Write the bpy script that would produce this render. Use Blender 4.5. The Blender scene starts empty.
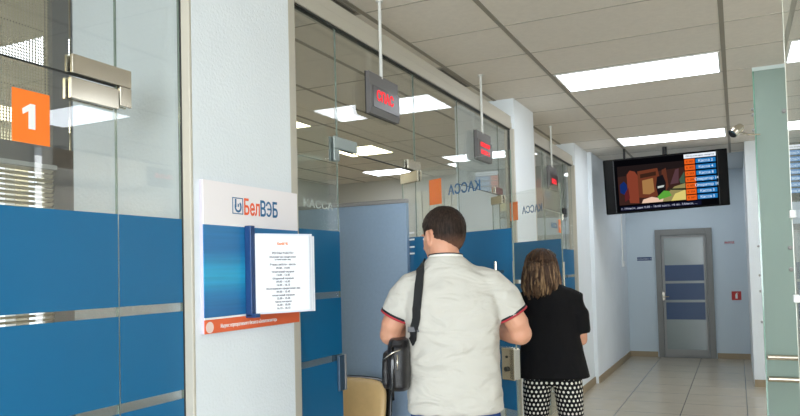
import bpy, bmesh, math, random
from mathutils import Vector, Matrix
from mathutils.bvhtree import BVHTree
random.seed(7)
S = bpy.context.scene
C = S.collection
PI = math.pi

# ------------------------------------------------------------------ camera
f_px, cy_px, yaw, pitch, roll = 698.99, 244.9, .448578, .037429, -.0250507
cam_d = bpy.data.cameras.new('camera')
cam = bpy.data.objects.new('camera', cam_d); C.objects.link(cam)
fw = Vector((-math.sin(yaw)*math.cos(pitch), math.cos(yaw)*math.cos(pitch), math.sin(pitch)))
r0 = Vector((math.cos(yaw), math.sin(yaw), 0)); u0 = r0.cross(fw)
Rv = math.cos(roll)*r0 + math.sin(roll)*u0
Uv = -math.sin(roll)*r0 + math.cos(roll)*u0
M = Matrix((Rv, Uv, -fw)).transposed().to_4x4(); M.translation = (0, 0, 1.5)
cam.matrix_world = M
cam_d.sensor_width = 36; cam_d.lens = f_px/800*36
cam_d.shift_y = (cy_px-208)/800
cam_d.clip_start = .02
S.camera = cam

# ------------------------------------------------------------------ light and exposure
S.view_settings.view_transform = 'Standard'; S.view_settings.look = 'None'
S.view_settings.exposure = 0.17; S.view_settings.gamma = 1
S.view_settings.use_curve_mapping = False
S.cycles.use_denoising = True
S.cycles.transparent_max_bounces = 32
S.cycles.max_bounces = 8
S.cycles.sample_clamp_indirect = 6
W = bpy.data.worlds.new('daylight'); S.world = W; W.use_nodes = True
W.node_tree.nodes['Background'].inputs[0].default_value = (.86, .94, 1, 1)
W.node_tree.nodes['Background'].inputs[1].default_value = 1.6
LIGHT_PANEL = 7.6
def area(name, loc, rot, sx, sy, power, col):
    l = bpy.data.lights.new(name, 'AREA'); l.shape = 'RECTANGLE'; l.size = sx; l.size_y = sy; l.energy = power; l.color = col
    o = bpy.data.objects.new(name, l); C.objects.link(o); o.location = loc; o.rotation_euler = rot; return o
# added fill lamp behind the viewer, then daylight by the street-side window
area('fill_back', (.9, -4.9, 1.75), (math.radians(90), 0, 0), 4.6, 2.1, 370, (.88, .95, 1))
area('daylight_side', (3.8, 6.7, 1.9), (0, math.radians(90), 0), 2.1, 2.6, 90, (.97, .98, 1))

# ------------------------------------------------------------------ helpers
def lin(c):
    return tuple(((v/255)/12.92 if v/255 <= .04045 else ((v/255+.055)/1.055)**2.4) for v in c)
def mat(name, rgb, rough=.5, metal=0, noise=0, nscale=8, bump=0, bscale=60, emit=None, estr=0, spec=.5, coat=0):
    m = bpy.data.materials.new(name); m.use_nodes = True
    nt = m.node_tree; b = nt.nodes['Principled BSDF']
    col = (*lin(rgb), 1)
    b.inputs['Base Color'].default_value = col
    b.inputs['Roughness'].default_value = rough; b.inputs['Metallic'].default_value = metal
    b.inputs['Specular IOR Level'].default_value = spec
    b.inputs['Coat Weight'].default_value = coat
    tc = nt.nodes.new('ShaderNodeTexCoord')
    if noise:
        n = nt.nodes.new('ShaderNodeTexNoise'); n.inputs['Scale'].default_value = nscale; n.inputs['Detail'].default_value = 4
        nt.links.new(tc.outputs['Object'], n.inputs['Vector'])
        r = nt.nodes.new('ShaderNodeMapRange'); r.inputs['From Min'].default_value = .3; r.inputs['From Max'].default_value = .7
        r.inputs['To Min'].default_value = 1-noise; r.inputs['To Max'].default_value = 1+noise
        nt.links.new(n.outputs['Fac'], r.inputs['Value'])
        mx = nt.nodes.new('ShaderNodeVectorMath'); mx.operation = 'SCALE'; mx.inputs[0].default_value = col[:3]
        nt.links.new(r.outputs[0], mx.inputs['Scale']); nt.links.new(mx.outputs[0], b.inputs['Base Color'])
    if bump:
        n = nt.nodes.new('ShaderNodeTexNoise'); n.inputs['Scale'].default_value = bscale; n.inputs['Detail'].default_value = 3
        nt.links.new(tc.outputs['Object'], n.inputs['Vector'])
        bp = nt.nodes.new('ShaderNodeBump'); bp.inputs['Strength'].default_value = bump; bp.inputs['Distance'].default_value = .01
        nt.links.new(n.outputs['Fac'], bp.inputs['Height']); nt.links.new(bp.outputs[0], b.inputs['Normal'])
    if emit:
        b.inputs['Emission Color'].default_value = (*lin(emit), 1); b.inputs['Emission Strength'].default_value = estr
    return m
def glass_mat(name, tint, base=.04, refl=(1, 1, 1), rough=0, haze=0, hazecol=(.5, .6, .57)):
    m = bpy.data.materials.new(name); m.use_nodes = True
    nt = m.node_tree; N = nt.nodes; L = nt.links; N.clear()
    out = N.new('ShaderNodeOutputMaterial'); g = N.new('ShaderNodeNewGeometry')
    d = N.new('ShaderNodeVectorMath'); d.operation = 'DOT_PRODUCT'
    L.new(g.outputs['Normal'], d.inputs[0]); L.new(g.outputs['Incoming'], d.inputs[1])
    a = N.new('ShaderNodeMath'); a.operation = 'ABSOLUTE'; L.new(d.outputs['Value'], a.inputs[0])
    s = N.new('ShaderNodeMath'); s.operation = 'SUBTRACT'; s.inputs[0].default_value = 1; L.new(a.outputs[0], s.inputs[1])
    p = N.new('ShaderNodeMath'); p.operation = 'POWER'; p.inputs[1].default_value = 5; L.new(s.outputs[0], p.inputs[0])
    q = N.new('ShaderNodeMath'); q.operation = 'MULTIPLY_ADD'; q.inputs[1].default_value = 1-base; q.inputs[2].default_value = base
    L.new(p.outputs[0], q.inputs[0])
    t = N.new('ShaderNodeBsdfTransparent'); t.inputs[0].default_value = (*tint, 1)
    gl = N.new('ShaderNodeBsdfGlossy'); gl.inputs['Roughness'].default_value = rough; gl.inputs[0].default_value = (*refl, 1)
    mx = N.new('ShaderNodeMixShader'); L.new(q.outputs[0], mx.inputs[0]); L.new(gl.outputs[0], mx.inputs[2])
    if haze:
        df = N.new('ShaderNodeBsdfDiffuse'); df.inputs[0].default_value = (*hazecol, 1)
        tr = N.new('ShaderNodeBsdfTranslucent'); tr.inputs[0].default_value = (*hazecol, 1)
        m2 = N.new('ShaderNodeMixShader'); m2.inputs[0].default_value = .5
        L.new(df.outputs[0], m2.inputs[1]); L.new(tr.outputs[0], m2.inputs[2])
        m3 = N.new('ShaderNodeMixShader'); m3.inputs[0].default_value = haze
        L.new(t.outputs[0], m3.inputs[1]); L.new(m2.outputs[0], m3.inputs[2]); L.new(m3.outputs[0], mx.inputs[1])
    else:
        L.new(t.outputs[0], mx.inputs[1])
    L.new(mx.outputs[0], out.inputs[0])
    return m
def emis(name, rgb, st):
    m = bpy.data.materials.new(name); m.use_nodes = True; N = m.node_tree.nodes; N.clear()
    o = N.new('ShaderNodeOutputMaterial'); e = N.new('ShaderNodeEmission')
    e.inputs[0].default_value = (*lin(rgb), 1); e.inputs[1].default_value = st
    m.node_tree.links.new(e.outputs[0], o.inputs[0]); return m

def tag(o, label=None, cat=None, group=None, kind=None):
    if label: o['label'] = label
    if cat: o['category'] = cat
    if group: o['group'] = group
    if kind: o['kind'] = kind
    return o
def empty(name, loc=(0, 0, 0), rz=0, **k):
    o = bpy.data.objects.new(name, None); C.objects.link(o); o.location = loc; o.rotation_euler = (0, 0, rz)
    return tag(o, **k)
def link(name, bm, m, parent=None, smooth=False, **k):
    bmesh.ops.recalc_face_normals(bm, faces=bm.faces)
    me = bpy.data.meshes.new(name); bm.to_mesh(me); bm.free()
    if smooth:
        for p in me.polygons: p.use_smooth = True
    for mm in (m if isinstance(m, (list, tuple)) else [m]): me.materials.append(mm)
    o = bpy.data.objects.new(name, me); C.objects.link(o)
    if parent: o.parent = parent
    return tag(o, **k)
def B(bm, x0, x1, y0, y1, z0, z1, bev=0, mi=0, rot=None, piv=None):
    vs = [bm.verts.new((x, y, z)) for x in (x0, x1) for y in (y0, y1) for z in (z0, z1)]
    fs = [bm.faces.new([vs[i] for i in q]) for q in ((0, 1, 3, 2), (4, 6, 7, 5), (0, 4, 5, 1), (2, 3, 7, 6), (0, 2, 6, 4), (1, 5, 7, 3))]
    for f in fs: f.material_index = mi
    if bev:
        es = list({e for f in fs for e in f.edges})
        r = bmesh.ops.bevel(bm, geom=es, offset=bev, segments=2, affect='EDGES', profile=.5)
        for f in r['faces']: f.material_index = mi
        vs = list({v for f in r['faces'] for v in f.verts} | {v for v in vs if v.is_valid})
    if rot is not None: bmesh.ops.rotate(bm, verts=vs, cent=piv, matrix=rot)
    return vs
def box(name, m, dims, parent=None, bev=0, **k):
    bm = bmesh.new(); B(bm, *dims, bev=bev); return link(name, bm, m, parent, **k)
def basis(t, up):
    t = t.normalized(); up = Vector(up)
    if abs(t.dot(up)) > .97: up = Vector((0, 1, 0)) if abs(t.y) < .9 else Vector((1, 0, 0))
    a = t.cross(up).normalized(); b = a.cross(t).normalized()
    return a, b
def tube(bm, pts, rad, seg=12, up=(0, 0, 1), round_ends=0, mi=0, closed=False, uvscale=None):
    """tapered tube through pts; rad = number, or list of numbers / (ra, rb)"""
    pts = [Vector(p) for p in pts]; n = len(pts)
    if not isinstance(rad, (list, tuple)): rad = [rad]*n
    rad = [(r, r) if not isinstance(r, (tuple, list)) else r for r in rad]
    if round_ends and not closed:
        P, R = [], []
        t0 = (pts[0]-pts[1]).normalized(); t1 = (pts[-1]-pts[-2]).normalized()
        for a in (.12, .5, .87): 
            k = a; P.append(pts[0]+t0*max(rad[0])*math.sqrt(1-k*k)*round_ends); R.append((rad[0][0]*k, rad[0][1]*k))
        P += pts; R += rad
        for a in (.87, .5, .12):
            P.append(pts[-1]+t1*max(rad[-1])*math.sqrt(1-a*a)*round_ends); R.append((rad[-1][0]*a, rad[-1][1]*a))
        pts, rad = P, R; n = len(pts)
    rings = []
    for i in range(n):
        if closed: t = pts[(i+1) % n]-pts[i-1]
        else: t = pts[min(i+1, n-1)]-pts[max(i-1, 0)]
        a, b = basis(t, up)
        rings.append([bm.verts.new(pts[i]+a*rad[i][0]*math.cos(2*PI*k/seg)+b*rad[i][1]*math.sin(2*PI*k/seg)) for k in range(seg)])
    uvl = bm.loops.layers.uv.verify() if uvscale else None
    acc = [0]
    for i in range(1, n): acc.append(acc[-1]+(pts[i]-pts[i-1]).length)
    for i in range(n if closed else n-1):
        A, Bq = rings[i], rings[(i+1) % n]
        for k in range(seg):
            fc = bm.faces.new((A[k], A[(k+1) % seg], Bq[(k+1) % seg], Bq[k])); fc.material_index = mi
            if uvl:
                for lp, (kk, ii) in zip(fc.loops, ((k, i), (k+1, i), (k+1, i+1), (k, i+1))):
                    lp[uvl].uv = (kk/seg*uvscale, acc[min(ii, n-1)])
    if not closed:
        bm.faces.new(rings[0][::-1]).material_index = mi; bm.faces.new(rings[-1]).material_index = mi
def ball(bm, c, r, seg=20, rot=None):
    g = bmesh.ops.create_uvsphere(bm, u_segments=seg, v_segments=seg*2//3, radius=1)
    r = (r, r, r) if not isinstance(r, (tuple, list)) else r
    mt = Matrix.Translation(c) @ (rot.to_4x4() if rot is not None else Matrix.Identity(4)) @ Matrix.Diagonal((*r, 1))
    bmesh.ops.transform(bm, matrix=mt, verts=g['verts'])
def cyl(bm, p0, p1, r, seg=16, mi=0): tube(bm, [p0, p1], r, seg, mi=mi)
def prism(bm, poly, y0, y1, mi=0):
    """polygon in XZ, extruded along Y"""
    a = [bm.verts.new((x, y0, z)) for x, z in poly]; b = [bm.verts.new((x, y1, z)) for x, z in poly]
    n = len(poly); fs = [bm.faces.new(a), bm.faces.new(b[::-1])]
    for i in range(n): fs.append(bm.faces.new((a[i], b[i], b[(i+1) % n], a[(i+1) % n])))
    for f in fs: f.material_index = mi
def text(name, body, size, m, mw, parent=None, align='LEFT', extrude=.0006, bold=0, width=None, **k):
    """mw: matrix whose X = reading direction, Y = up of letters, Z = normal"""
    c = bpy.data.curves.new(name, 'FONT'); c.body = body; c.size = size; c.align_x = align; c.extrude = extrude
    c.offset = bold; c.resolution_u = 2
    t = bpy.data.objects.new('tmp', c); C.objects.link(t)
    dg = bpy.context.evaluated_depsgraph_get()
    me = bpy.data.meshes.new_from_object(t.evaluated_get(dg)); bpy.data.objects.remove(t)
    if width and me.vertices:
        xs = [v.co.x for v in me.vertices]; w = max(xs)-min(xs); s = width/w; x0 = min(xs) if align == 'LEFT' else 0
        for v in me.vertices: v.co.x = (v.co.x-x0)*s
    me.transform(mw); me.materials.clear(); me.materials.append(m); me.name = name
    o = bpy.data.objects.new(name, me); C.objects.link(o)
    if parent: o.parent = parent
    return tag(o, **k)
def frame_m(origin, X, Y):
    X = Vector(X).normalized(); Y = Vector(Y).normalized(); Z = X.cross(Y)
    m = Matrix((X, Y, Z)).transposed().to_4x4(); m.translation = origin; return m

# ------------------------------------------------------------------ materials
WALLP = mat('white_plaster', (230, 236, 240), .8, bump=.25, bscale=90, noise=.02, nscale=3)
WALLF = mat('pale_blue_paint', (200, 212, 220), .75, bump=.1, bscale=80)
WALLO = mat('office_paint', (212, 212, 206), .85)
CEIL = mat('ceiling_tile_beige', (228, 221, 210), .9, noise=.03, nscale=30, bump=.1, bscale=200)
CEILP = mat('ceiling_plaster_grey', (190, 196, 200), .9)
TBAR = mat('ceiling_grid_grey', (150, 144, 132), .7)
SKIRT = mat('beige_skirting', (158, 140, 112), .5)
ALU = mat('beige_aluminium', (188, 182, 168), .45, metal=.0, spec=.6)
ALUG = mat('grey_aluminium', (150, 148, 146), .5, metal=.2)
GASK = mat('dark_gasket', (48, 50, 48), .6)
CHROME = mat('brushed_steel', (208, 200, 186), .22, metal=1)
PATCH = mat('satin_steel', (206, 200, 186), .16, metal=.95)
BLUE = mat('blue_film', (8, 100, 146), .42, spec=.4, noise=.03, nscale=2)
ORANGE = mat('orange_vinyl', (255, 124, 34), .5)
WHITEV = mat('white_vinyl', (240, 240, 238), .5)
BLUEV = mat('blue_vinyl', (18, 98, 152), .5)
GREYV = mat('pale_grey_lettering', (196, 206, 200), .6)
PAPER = mat('paper_white', (238, 240, 246), .35, spec=.6)
INK = mat('grey_ink', (128, 128, 136), .8)
DARKB = mat('dark_blue_plastic', (22, 60, 110), .4)
HOUS = mat('display_grey_plastic', (104, 101, 100), .45, spec=.5)
HOUSD = mat('display_dark_screen', (58, 52, 50), .3)
LED = emis('red_led', (255, 62, 70), 1.3)
BLACKP = mat('black_gloss_plastic', (14, 14, 16), .25)
BLACKM = mat('black_matt', (20, 20, 22), .6)
SLATE = mat('slate_blue_laminate', (142, 164, 188), .5, noise=.03, nscale=60)
GLASS = glass_mat('clear_partition_glass', (.95, .965, .96), .05)
GLASSG = glass_mat('green_frosted_glass', (.56, .68, .63), .02, rough=.5, haze=.62, hazecol=(.52, .62, .565))
GLEDGE = mat('polished_glass_edge', (128, 142, 132), .15, spec=.8)
GLEDGEG = mat('green_glass_edge', (110, 150, 132), .15, spec=.8)
DIFFW = emis('light_panel_white', (240, 247, 255), LIGHT_PANEL)
DIFFY = emis('light_panel_warm', (255, 244, 205), LIGHT_PANEL*.95)
TROF = mat('white_trim_metal', (220, 220, 215), .5)
BLIND = mat('cream_blind', (226, 220, 204), .7)

def floor_mat():
    m = mat('beige_floor_tile', (184, 174, 156), .2, noise=.04, nscale=5, spec=.5)
    nt = m.node_tree; N = nt.nodes; L = nt.links; b = N['Principled BSDF']
    src = b.inputs['Base Color'].links[0].from_socket
    tc = N.new('ShaderNodeTexCoord'); sp = N.new('ShaderNodeSeparateXYZ'); L.new(tc.outputs['Object'], sp.inputs[0])
    ms = []
    for ax, ph in ((0, .035), (1, .3)):
        a = N.new('ShaderNodeMath'); a.operation = 'SUBTRACT'; L.new(sp.outputs[ax], a.inputs[0]); a.inputs[1].default_value = ph
        pp = N.new('ShaderNodeMath'); pp.operation = 'PINGPONG'; L.new(a.outputs[0], pp.inputs[0]); pp.inputs[1].default_value = .3015
        c = N.new('ShaderNodeMath'); c.operation = 'LESS_THAN'; L.new(pp.outputs[0], c.inputs[0]); c.inputs[1].default_value = .0035
        ms.append(c)
    mm = N.new('ShaderNodeMath'); mm.operation = 'MAXIMUM'; L.new(ms[0].outputs[0], mm.inputs[0]); L.new(ms[1].outputs[0], mm.inputs[1])
    mx = N.new('ShaderNodeMix'); mx.data_type = 'RGBA'; L.new(mm.outputs[0], mx.inputs['Factor']); L.new(src, mx.inputs['A'])
    mx.inputs['B'].default_value = (*lin((92, 84, 70)), 1); L.new(mx.outputs['Result'], b.inputs['Base Color'])
    return m
FLOOR = floor_mat()

H = 2.98
XG = -1.745
# ------------------------------------------------------------------ structure
st = dict(kind='structure')
box('floor', FLOOR, (-6.3, 3.5, -5.0, 12.4, -.1, 0), **st)
box('ceiling', CEIL, (-6.3, 3.5, -5.0, 10.35, H, H+.1), **st)
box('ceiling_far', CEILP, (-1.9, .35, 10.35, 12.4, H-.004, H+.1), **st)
bm = bmesh.new()
ys = [4.09+.61*k for k in range(-14, 11)]
ys = [y for y in ys if -4.9 < y < 10.3]
for x in (-6.08, -5.47, -4.87, -4.26, -3.66, -3.06, -2.46, -1.87, -1.24, -.03, 1.18, 2.39): B(bm, x-.014, x+.014, -4.9, 10.34, H-.004, H+.01)
link('trim_1', bm, TBAR, **st)
bm = bmesh.new()
for k, y in enumerate(ys): B(bm, -6.28 if k % 2 else -1.87, 3.26, y-.005, y+.005, H-.0025, H+.01)
link('trim_11', bm, mat('ceiling_cross_joint', (172, 165, 152), .8), **st)

def pillar(name, y0, y1, xf=-1.70, xb=-2.3): return box(name, WALLP, (xb, xf, y0, y1, 0, H), **st)
pillar('pillar_near', 1.882, 2.478)
pillar('pillar_middle', 5.88, 6.53, xb=-2.25)
pillar('pillar_far', 8.4, 9.2, xb=-2.25)
box('wall_left', WALLP, (-1.95, -1.652, 9.2, 12.13, 0, H), **st)
box('wall_far', WALLF, (-1.95, .35, 12.13, 12.3, 0, H), **st)
box('wall_right', WALLP, (.134, .34, 9.5, 12.13, 0, H), **st)
box('wall_right_return', WALLP, (.34, 3.27, 9.5, 9.62, 0, H), **st)
# opposite side wall with a big window
bm = bmesh.new()
B(bm, 3.27, 3.4, -5.0, 1.2, 0, H); B(bm, 3.27, 3.4, 8.9, 9.5, 0, H); B(bm, 3.27, 3.4, 1.2, 8.9, 0, .85); 
link('wall_right_side', bm, WALLP, **st)
# office walls
bm = bmesh.new()
B(bm, -6.3, -6.15, -5.0, 10.3, 0, .9); B(bm, -6.3, -6.15, -5.0, 10.3, 2.7, H)
for y, y2 in ((-5.0, 3.6), (4.38, 4.52), (4.72, 10.3)): B(bm, -6.3, -6.15, y, y2, .9, 2.7)
link('wall_office', bm, WALLO, **st)
box('wall_office_back', WALLO, (-6.15, -1.95, 10.1, 10.3, 0, H), **st)
bm = bmesh.new()
B(bm, -6.3, 3.4, -5.12, -5.0, 0, .7); B(bm, -6.3, 3.4, -5.12, -5.0, 2.8, H); B(bm, -6.3, -1.4, -5.12, -5.0, .7, 2.8); B(bm, 3.2, 3.4, -5.12, -5.0, .7, 2.8)
link('wall_back', bm, WALLP, **st)
box('wall_booth_side', WALLO, (-2.9, -1.79, -.7, -.6, 0, H), **st)
box('wall_left_near', WALLP, (-1.79, -1.70, -5.0, -.6, 0, H), **st)
box('wall_booth', mat('pale_grey_paint', (176, 184, 192), .8), (-2.9, -2.3, 2.36, 2.46, 0, H), **st)

# skirting
def skirt(name, dims): box(name, SKIRT, dims, bev=.003, **st)
skirt('baseboard_left', (-1.652, -1.638, 9.2, 12.13, 0, .085))
skirt('baseboard_pillar', (-1.70, -1.686, 8.4, 9.2, 0, .085))
skirt('baseboard_far', (-1.638, -1.215, 12.116, 12.13, 0, .085))
skirt('baseboard_far_right', (-.335, .134, 12.116, 12.13, 0, .085))
skirt('baseboard_right', (.134, 1.8, 9.486, 9.5, 0, .085))
skirt('baseboard_pillar_middle', (-1.70, -1.688, 5.88, 6.53, 0, .085))
skirt('baseboard_pillar_near', (-1.70, -1.688, 1.882, 2.478, 0, .085))

# header beams over the glazing
def header(name, y0, y1):
    bm = bmesh.new()
    B(bm, -1.79, -1.722, y0, y1, 2.708, 2.765, bev=.004)
    B(bm, -1.785, -1.728, y0, y1, 2.766, 2.825, bev=.004)
    B(bm, -1.76, -1.73, y0, y1, 2.700, 2.7085, mi=1)
    link(name, bm, [ALU, GASK], **st)
header('trim_2', -.6, 1.882); header('trim_3', 2.478, 5.88); header('trim_4', 6.53, 8.4)
def post(name, y0, y1, xb=-1.785):
    bm = bmesh.new(); B(bm, xb, -1.70, y0, y1, 0, 2.708, bev=.004); link(name, bm, ALU, **st)
post('trim_5', 1.868, 1.882, -1.752); post('trim_6', 2.478, 2.530); post('trim_7', 5.85, 5.88); post('trim_8', 6.53, 6.56); post('trim_9', 8.36, 8.4)

# ------------------------------------------------------------------ glazing
FILM = ((.80, 1.08), (1.11, 1.38), (1.41, 1.70))
FILMW = ((.15, .77),)+FILM
pane_n = [0]
def fixed(y0, y1, z0=0.02, z1=2.70, film=True, edges=True):
    pane_n[0] += 1
    w = box('window_%d' % pane_n[0], GLASS, (XG-.005, XG+.005, y0, y1, z0, z1), **st)
    if edges:
        bm = bmesh.new()
        for y in (y0, y1): B(bm, XG-.003, XG+.003, y-.0008, y+.0008, z0, z1)
        link('glass_edge', bm, GLEDGE, w)
        if z0 > 1: box('glass_edge', GASK, (XG-.0052, XG+.0052, y0, y1, z0-.003, z0), w)
    if film:
        for a, b in FILM: box('privacy_film', BLUE, (XG+.0056, XG+.0068, y0+.002, y1-.002, a, b), w)
        box('privacy_film', BLUE, (XG+.0056, XG+.0068, y0+.002, y1-.002, .12, .77), w)
    return w
fixed(1.586, 1.864)
fixed(-.3, 1.582, 2.105, 2.70, film=False)
fixed(-.3, .70, film=True, z1=2.095)
w = fixed(2.533, 2.938)
fixed(2.942, 3.855, 2.105, 2.70, film=False)
fixed(3.865, 4.60)
fixed(4.604, 5.53, 2.105, 2.70, film=False)
fixed(5.535, 5.849)
fixed(6.562, 7.0)
fixed(7.004, 7.94, 2.105, 2.70, film=False)
fixed(7.945, 8.358)
bm = bmesh.new(); B(bm, XG-.006, XG+.009, 1.8645, 1.868, 0, 2.70); B(bm, XG-.012, XG+.012, 2.530, 2.534, 0, 2.70); B(bm, XG-.012, XG+.012, 5.845, 5.8505, 0, 2.70); link('trim_10', bm, GASK, **st)
# pale grey lettering beside the first doorway, low on the side panel
def fr(y, z): return frame_m((XG+.0058, y, z), (0, 1, 0), (0, 0, 1))
text('lettering', 'КАССА', .05, GREYV, fr(2.63, 1.80), parent=w, width=.25)

# L-shaped over-panel patch fittings and strike boxes
def over_patch(y_seam, side_len, gl, label, z_bot=2.04):
    """y_seam = joint; long arm along +/-y"""
    t = empty('patch_fitting', (XG, y_seam, 2.10), label=label, cat='glass fitting', group='over-panel fittings at the door tops')
    bm = bmesh.new()
    d = 1 if side_len > 0 else -1
    for x0, x1 in ((.0065, .017), (-.017, -.0065)):
        B(bm, x0, x1, *sorted((-.05*d, abs(side_len)*d)), .005, .062, bev=.002)
        B(bm, x0, x1, *sorted((-.05*d, -.003*d)), -.058, .004, bev=.002)
    link('cover_plate', bm, gl, t)
    return t
PATCHG = mat('grey_painted_fitting', (150, 160, 158), .35, metal=.4)
over_patch(1.584, -.172, PATCH, 'satin steel L-shaped fitting joining glass above the door marked 1')
over_patch(2.940, .175, PATCHG, 'grey L-shaped fitting on the glass beside the open doorway near the dark display')
def strike(y, label):
    t = empty('strike_box', (XG, y, 1.02), label=label, cat='lock keep')
    bm = bmesh.new(); B(bm, .007, .022, -.052, .0, -.085, .085, bev=.003); B(bm, -.022, -.007, -.052, .0, -.085, .085, bev=.003); link('housing', bm, mat('blue_grey_metal', (70, 92, 112), .4, metal=.4), t)
    bm = bmesh.new(); B(bm, .006, .024, -.004, .012, -.085, .085, bev=.002); link('lip', bm, ALUG, t)
strike(2.937, 'slim metal lock keep on the glass edge beside the beige chair')

# door leaves (local X from the pivot to the free edge, +Y = corridor side when closed)
door_n = [0]
def leaf(y_p, theta, label, number=None, hardware=True, L0=-.09, L1=.862, order=1):
    door_n[0] += 1
    ax = math.atan2(-math.sin(theta), math.cos(theta))
    t = empty('door_%d' % door_n[0], (XG, y_p, 0), ax, kind='structure', label=label)
    g = box('glass_leaf', GLASS, (L0, L1, -.005, .005, .012, 2.092), t)
    bm = bmesh.new()
    for x in (L0, L1): B(bm, x-.001, x+.001, -.004, .004, .012, 2.092)
    link('glass_edge', bm, GLEDGE, g)
    for a, b in FILM: box('privacy_film', BLUE, (L0+.002, L1-.002, *((.0056, .0068) if theta > 1.5 else (-.0068, -.0056)), a, b), g)
    # top and bottom pivot patches
    for z0, z1 in ((2.028, 2.092), (.012, .075)):
        bm = bmesh.new(); B(bm, L0+.002, .088, .0056, .018, z0, z1, bev=.002); B(bm, L0+.002, .088, -.018, -.0056, z0, z1, bev=.002)
        link('pivot_patch', bm, PATCH, t)
    # pull handles, one on each face
    for s in (1, -1):
        bm = bmesh.new()
        tube(bm, [(.79, s*.055, 1.17), (.79, s*.055, 1.535)], .0085, 14, round_ends=.3)
        for z in (1.22, 1.485): cyl(bm, (.79, s*.0056, z), (.79, s*.055, z), .008)
        link('pull_handle', bm, CHROME, t, smooth=False)
    # lock case
    bm = bmesh.new()
    for s in (1, -1):
        a, b = sorted((s*.0056, s*.02)); B(bm, L1-.088, L1-.002, a, b, .945, 1.105, bev=.003)
    B(bm, L1-.03, L1+.004, -.02, .02, .95, 1.10, bev=.002)
    lk = link('lock_case', bm, PATCH, t)
    bm = bmesh.new()
    for s in (1, -1):
        cyl(bm, (L1-.05, s*.02, 1.0), (L1-.05, s*.03, 1.0), .012); cyl(bm, (L1-.05, s*.02, 1.06), (L1-.05, s*.024, 1.06), .006)
    link('keyhole', bm, GASK, lk)
    # orange number square and blue lettering on the corridor face
    sq = box('number_plate', ORANGE, (.172, .286, .0056, .0072, 1.876, 2.022), t)
    fm = lambda x, z: frame_m((x, .0076, z), (-1, 0, 0), (0, 0, 1))
    if number == '1':
        bm = bmesh.new(); prism(bm, [(-.011+.229, 1.916), (.009+.229, 1.916), (.009+.229, 1.965), (.026+.229, 1.954), (.028+.229, 1.969), (.004+.229, 1.986), (-.011+.229, 1.986)], .0072, .0084); link('digit', bm, WHITEV, sq)
    elif number: text('digit', number, .09, WHITEV, fm(.229, 1.917), sq, align='CENTER')
    text('lettering', 'КАССА', .075, BLUEV, fm(.62, 1.918), t, width=.275, bold=.0015)
    return t
PIV1 = 1.494+.0
t = leaf(PIV1, PI/2, 'closed frameless glass door with blue film and an orange square reading 1', '1')
# the closed leaf shows its plate a little further along
for c in t.children:
    if c.name.startswith('number_plate'): c.location.x = -.022
leaf(3.8, math.radians(30), 'open glass door with blue film behind the man in white, swung into the corridor', '2')
leaf(5.5, math.radians(42), 'open glass door with blue film in front of the woman in black', '3')
leaf(7.9, PI/2, 'closed glass door with blue film beyond the woman, under the farthest red display', '4')
# small white strips stuck near the hinge edge of the open door
d2 = bpy.data.objects['door_2']
for z in (1.722, 1.682, 1.637, 1.598):
    bm = bmesh.new(); B(bm, -.085, -.035, -.0082, -.007, z, z+.010); B(bm, -.022, .03, -.0082, -.007, z, z+.010); link('white_strip', bm, WHITEV, d2)
over_patch(5.532, -.14, PATCH, 'small steel fitting at the top hinge of the door by the middle pillar')
over_patch(3.86, -.13, PATCH, 'small steel fitting at the hinge above the orange square behind the man')
over_patch(7.942, -.12, mat('dark_fitting', (40, 42, 44), .4), 'dark fitting at the farthest glass door hinge beside the far pillar')

# ------------------------------------------------------------------ booth behind door 1: grille, frame, blinds
bm = bmesh.new()
XB = -2.9
B(bm, XB-.03, XB+.03, -.6, 2.36, 2.03, 2.12); B(bm, XB-.03, XB+.03, 2.235, 2.325, 0, H); B(bm, XB-.03, XB+.03, -.6, 2.36, 0, .9)
for y in (1.0, -.3): B(bm, XB-.03, XB+.03, y, y+.08, 0, 2.12)
B(bm, XB-.03, XB+.03, 2.325, 2.36, 0, 2.12); B(bm, XB-.03, XB+.03, -.6, 2.235, 2.90, H)
link('window_20', bm, ALUG, **st)
t = empty('security_grille', (XB, 1.4, 2.12), label='fine beige wire mesh grille above the booth window, behind the glass door marked 1', cat='grille')
GR = mat('beige_wire', (222, 212, 190), .6)
bm = bmesh.new()
y = 1.05-1.4
while y < 2.36-1.4:
    B(bm, -.002, .002, y, y+.0055, .0, .78); y += .0145
z = 0
while z < .78: B(bm, .002, .005, 1.05-1.4, 2.235-1.4, z, z+.0045); B(bm, .002, .005, 2.325-1.4, 2.358-1.4, z, z+.0045); z += .0145
link('wire_mesh', bm, GR, t)
t = empty('venetian_blind', (XB+.045, 1.62, 2.03), label='horizontal slat blind in the booth window behind the glass door marked 1', cat='blind')
bm = bmesh.new()
for k in range(52):
    z = -.03-k*.022
    B(bm, -.0008, .0008, -.53, .6, z-.011, z+.011, rot=Matrix.Rotation(math.radians(58), 3, 'Y'), piv=Vector((0, 0, z)))
link('slats', bm, BLIND, t)
box('headrail', TROF, (-.02, .02, -.54, .61, -.02, .0), t)
bm = bmesh.new()
for y in (-.3, .1, .5): cyl(bm, (0.012, y, -.02), (0.012, y, -1.16), .0015, 6)
link('cord', bm, TROF, t)

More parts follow.
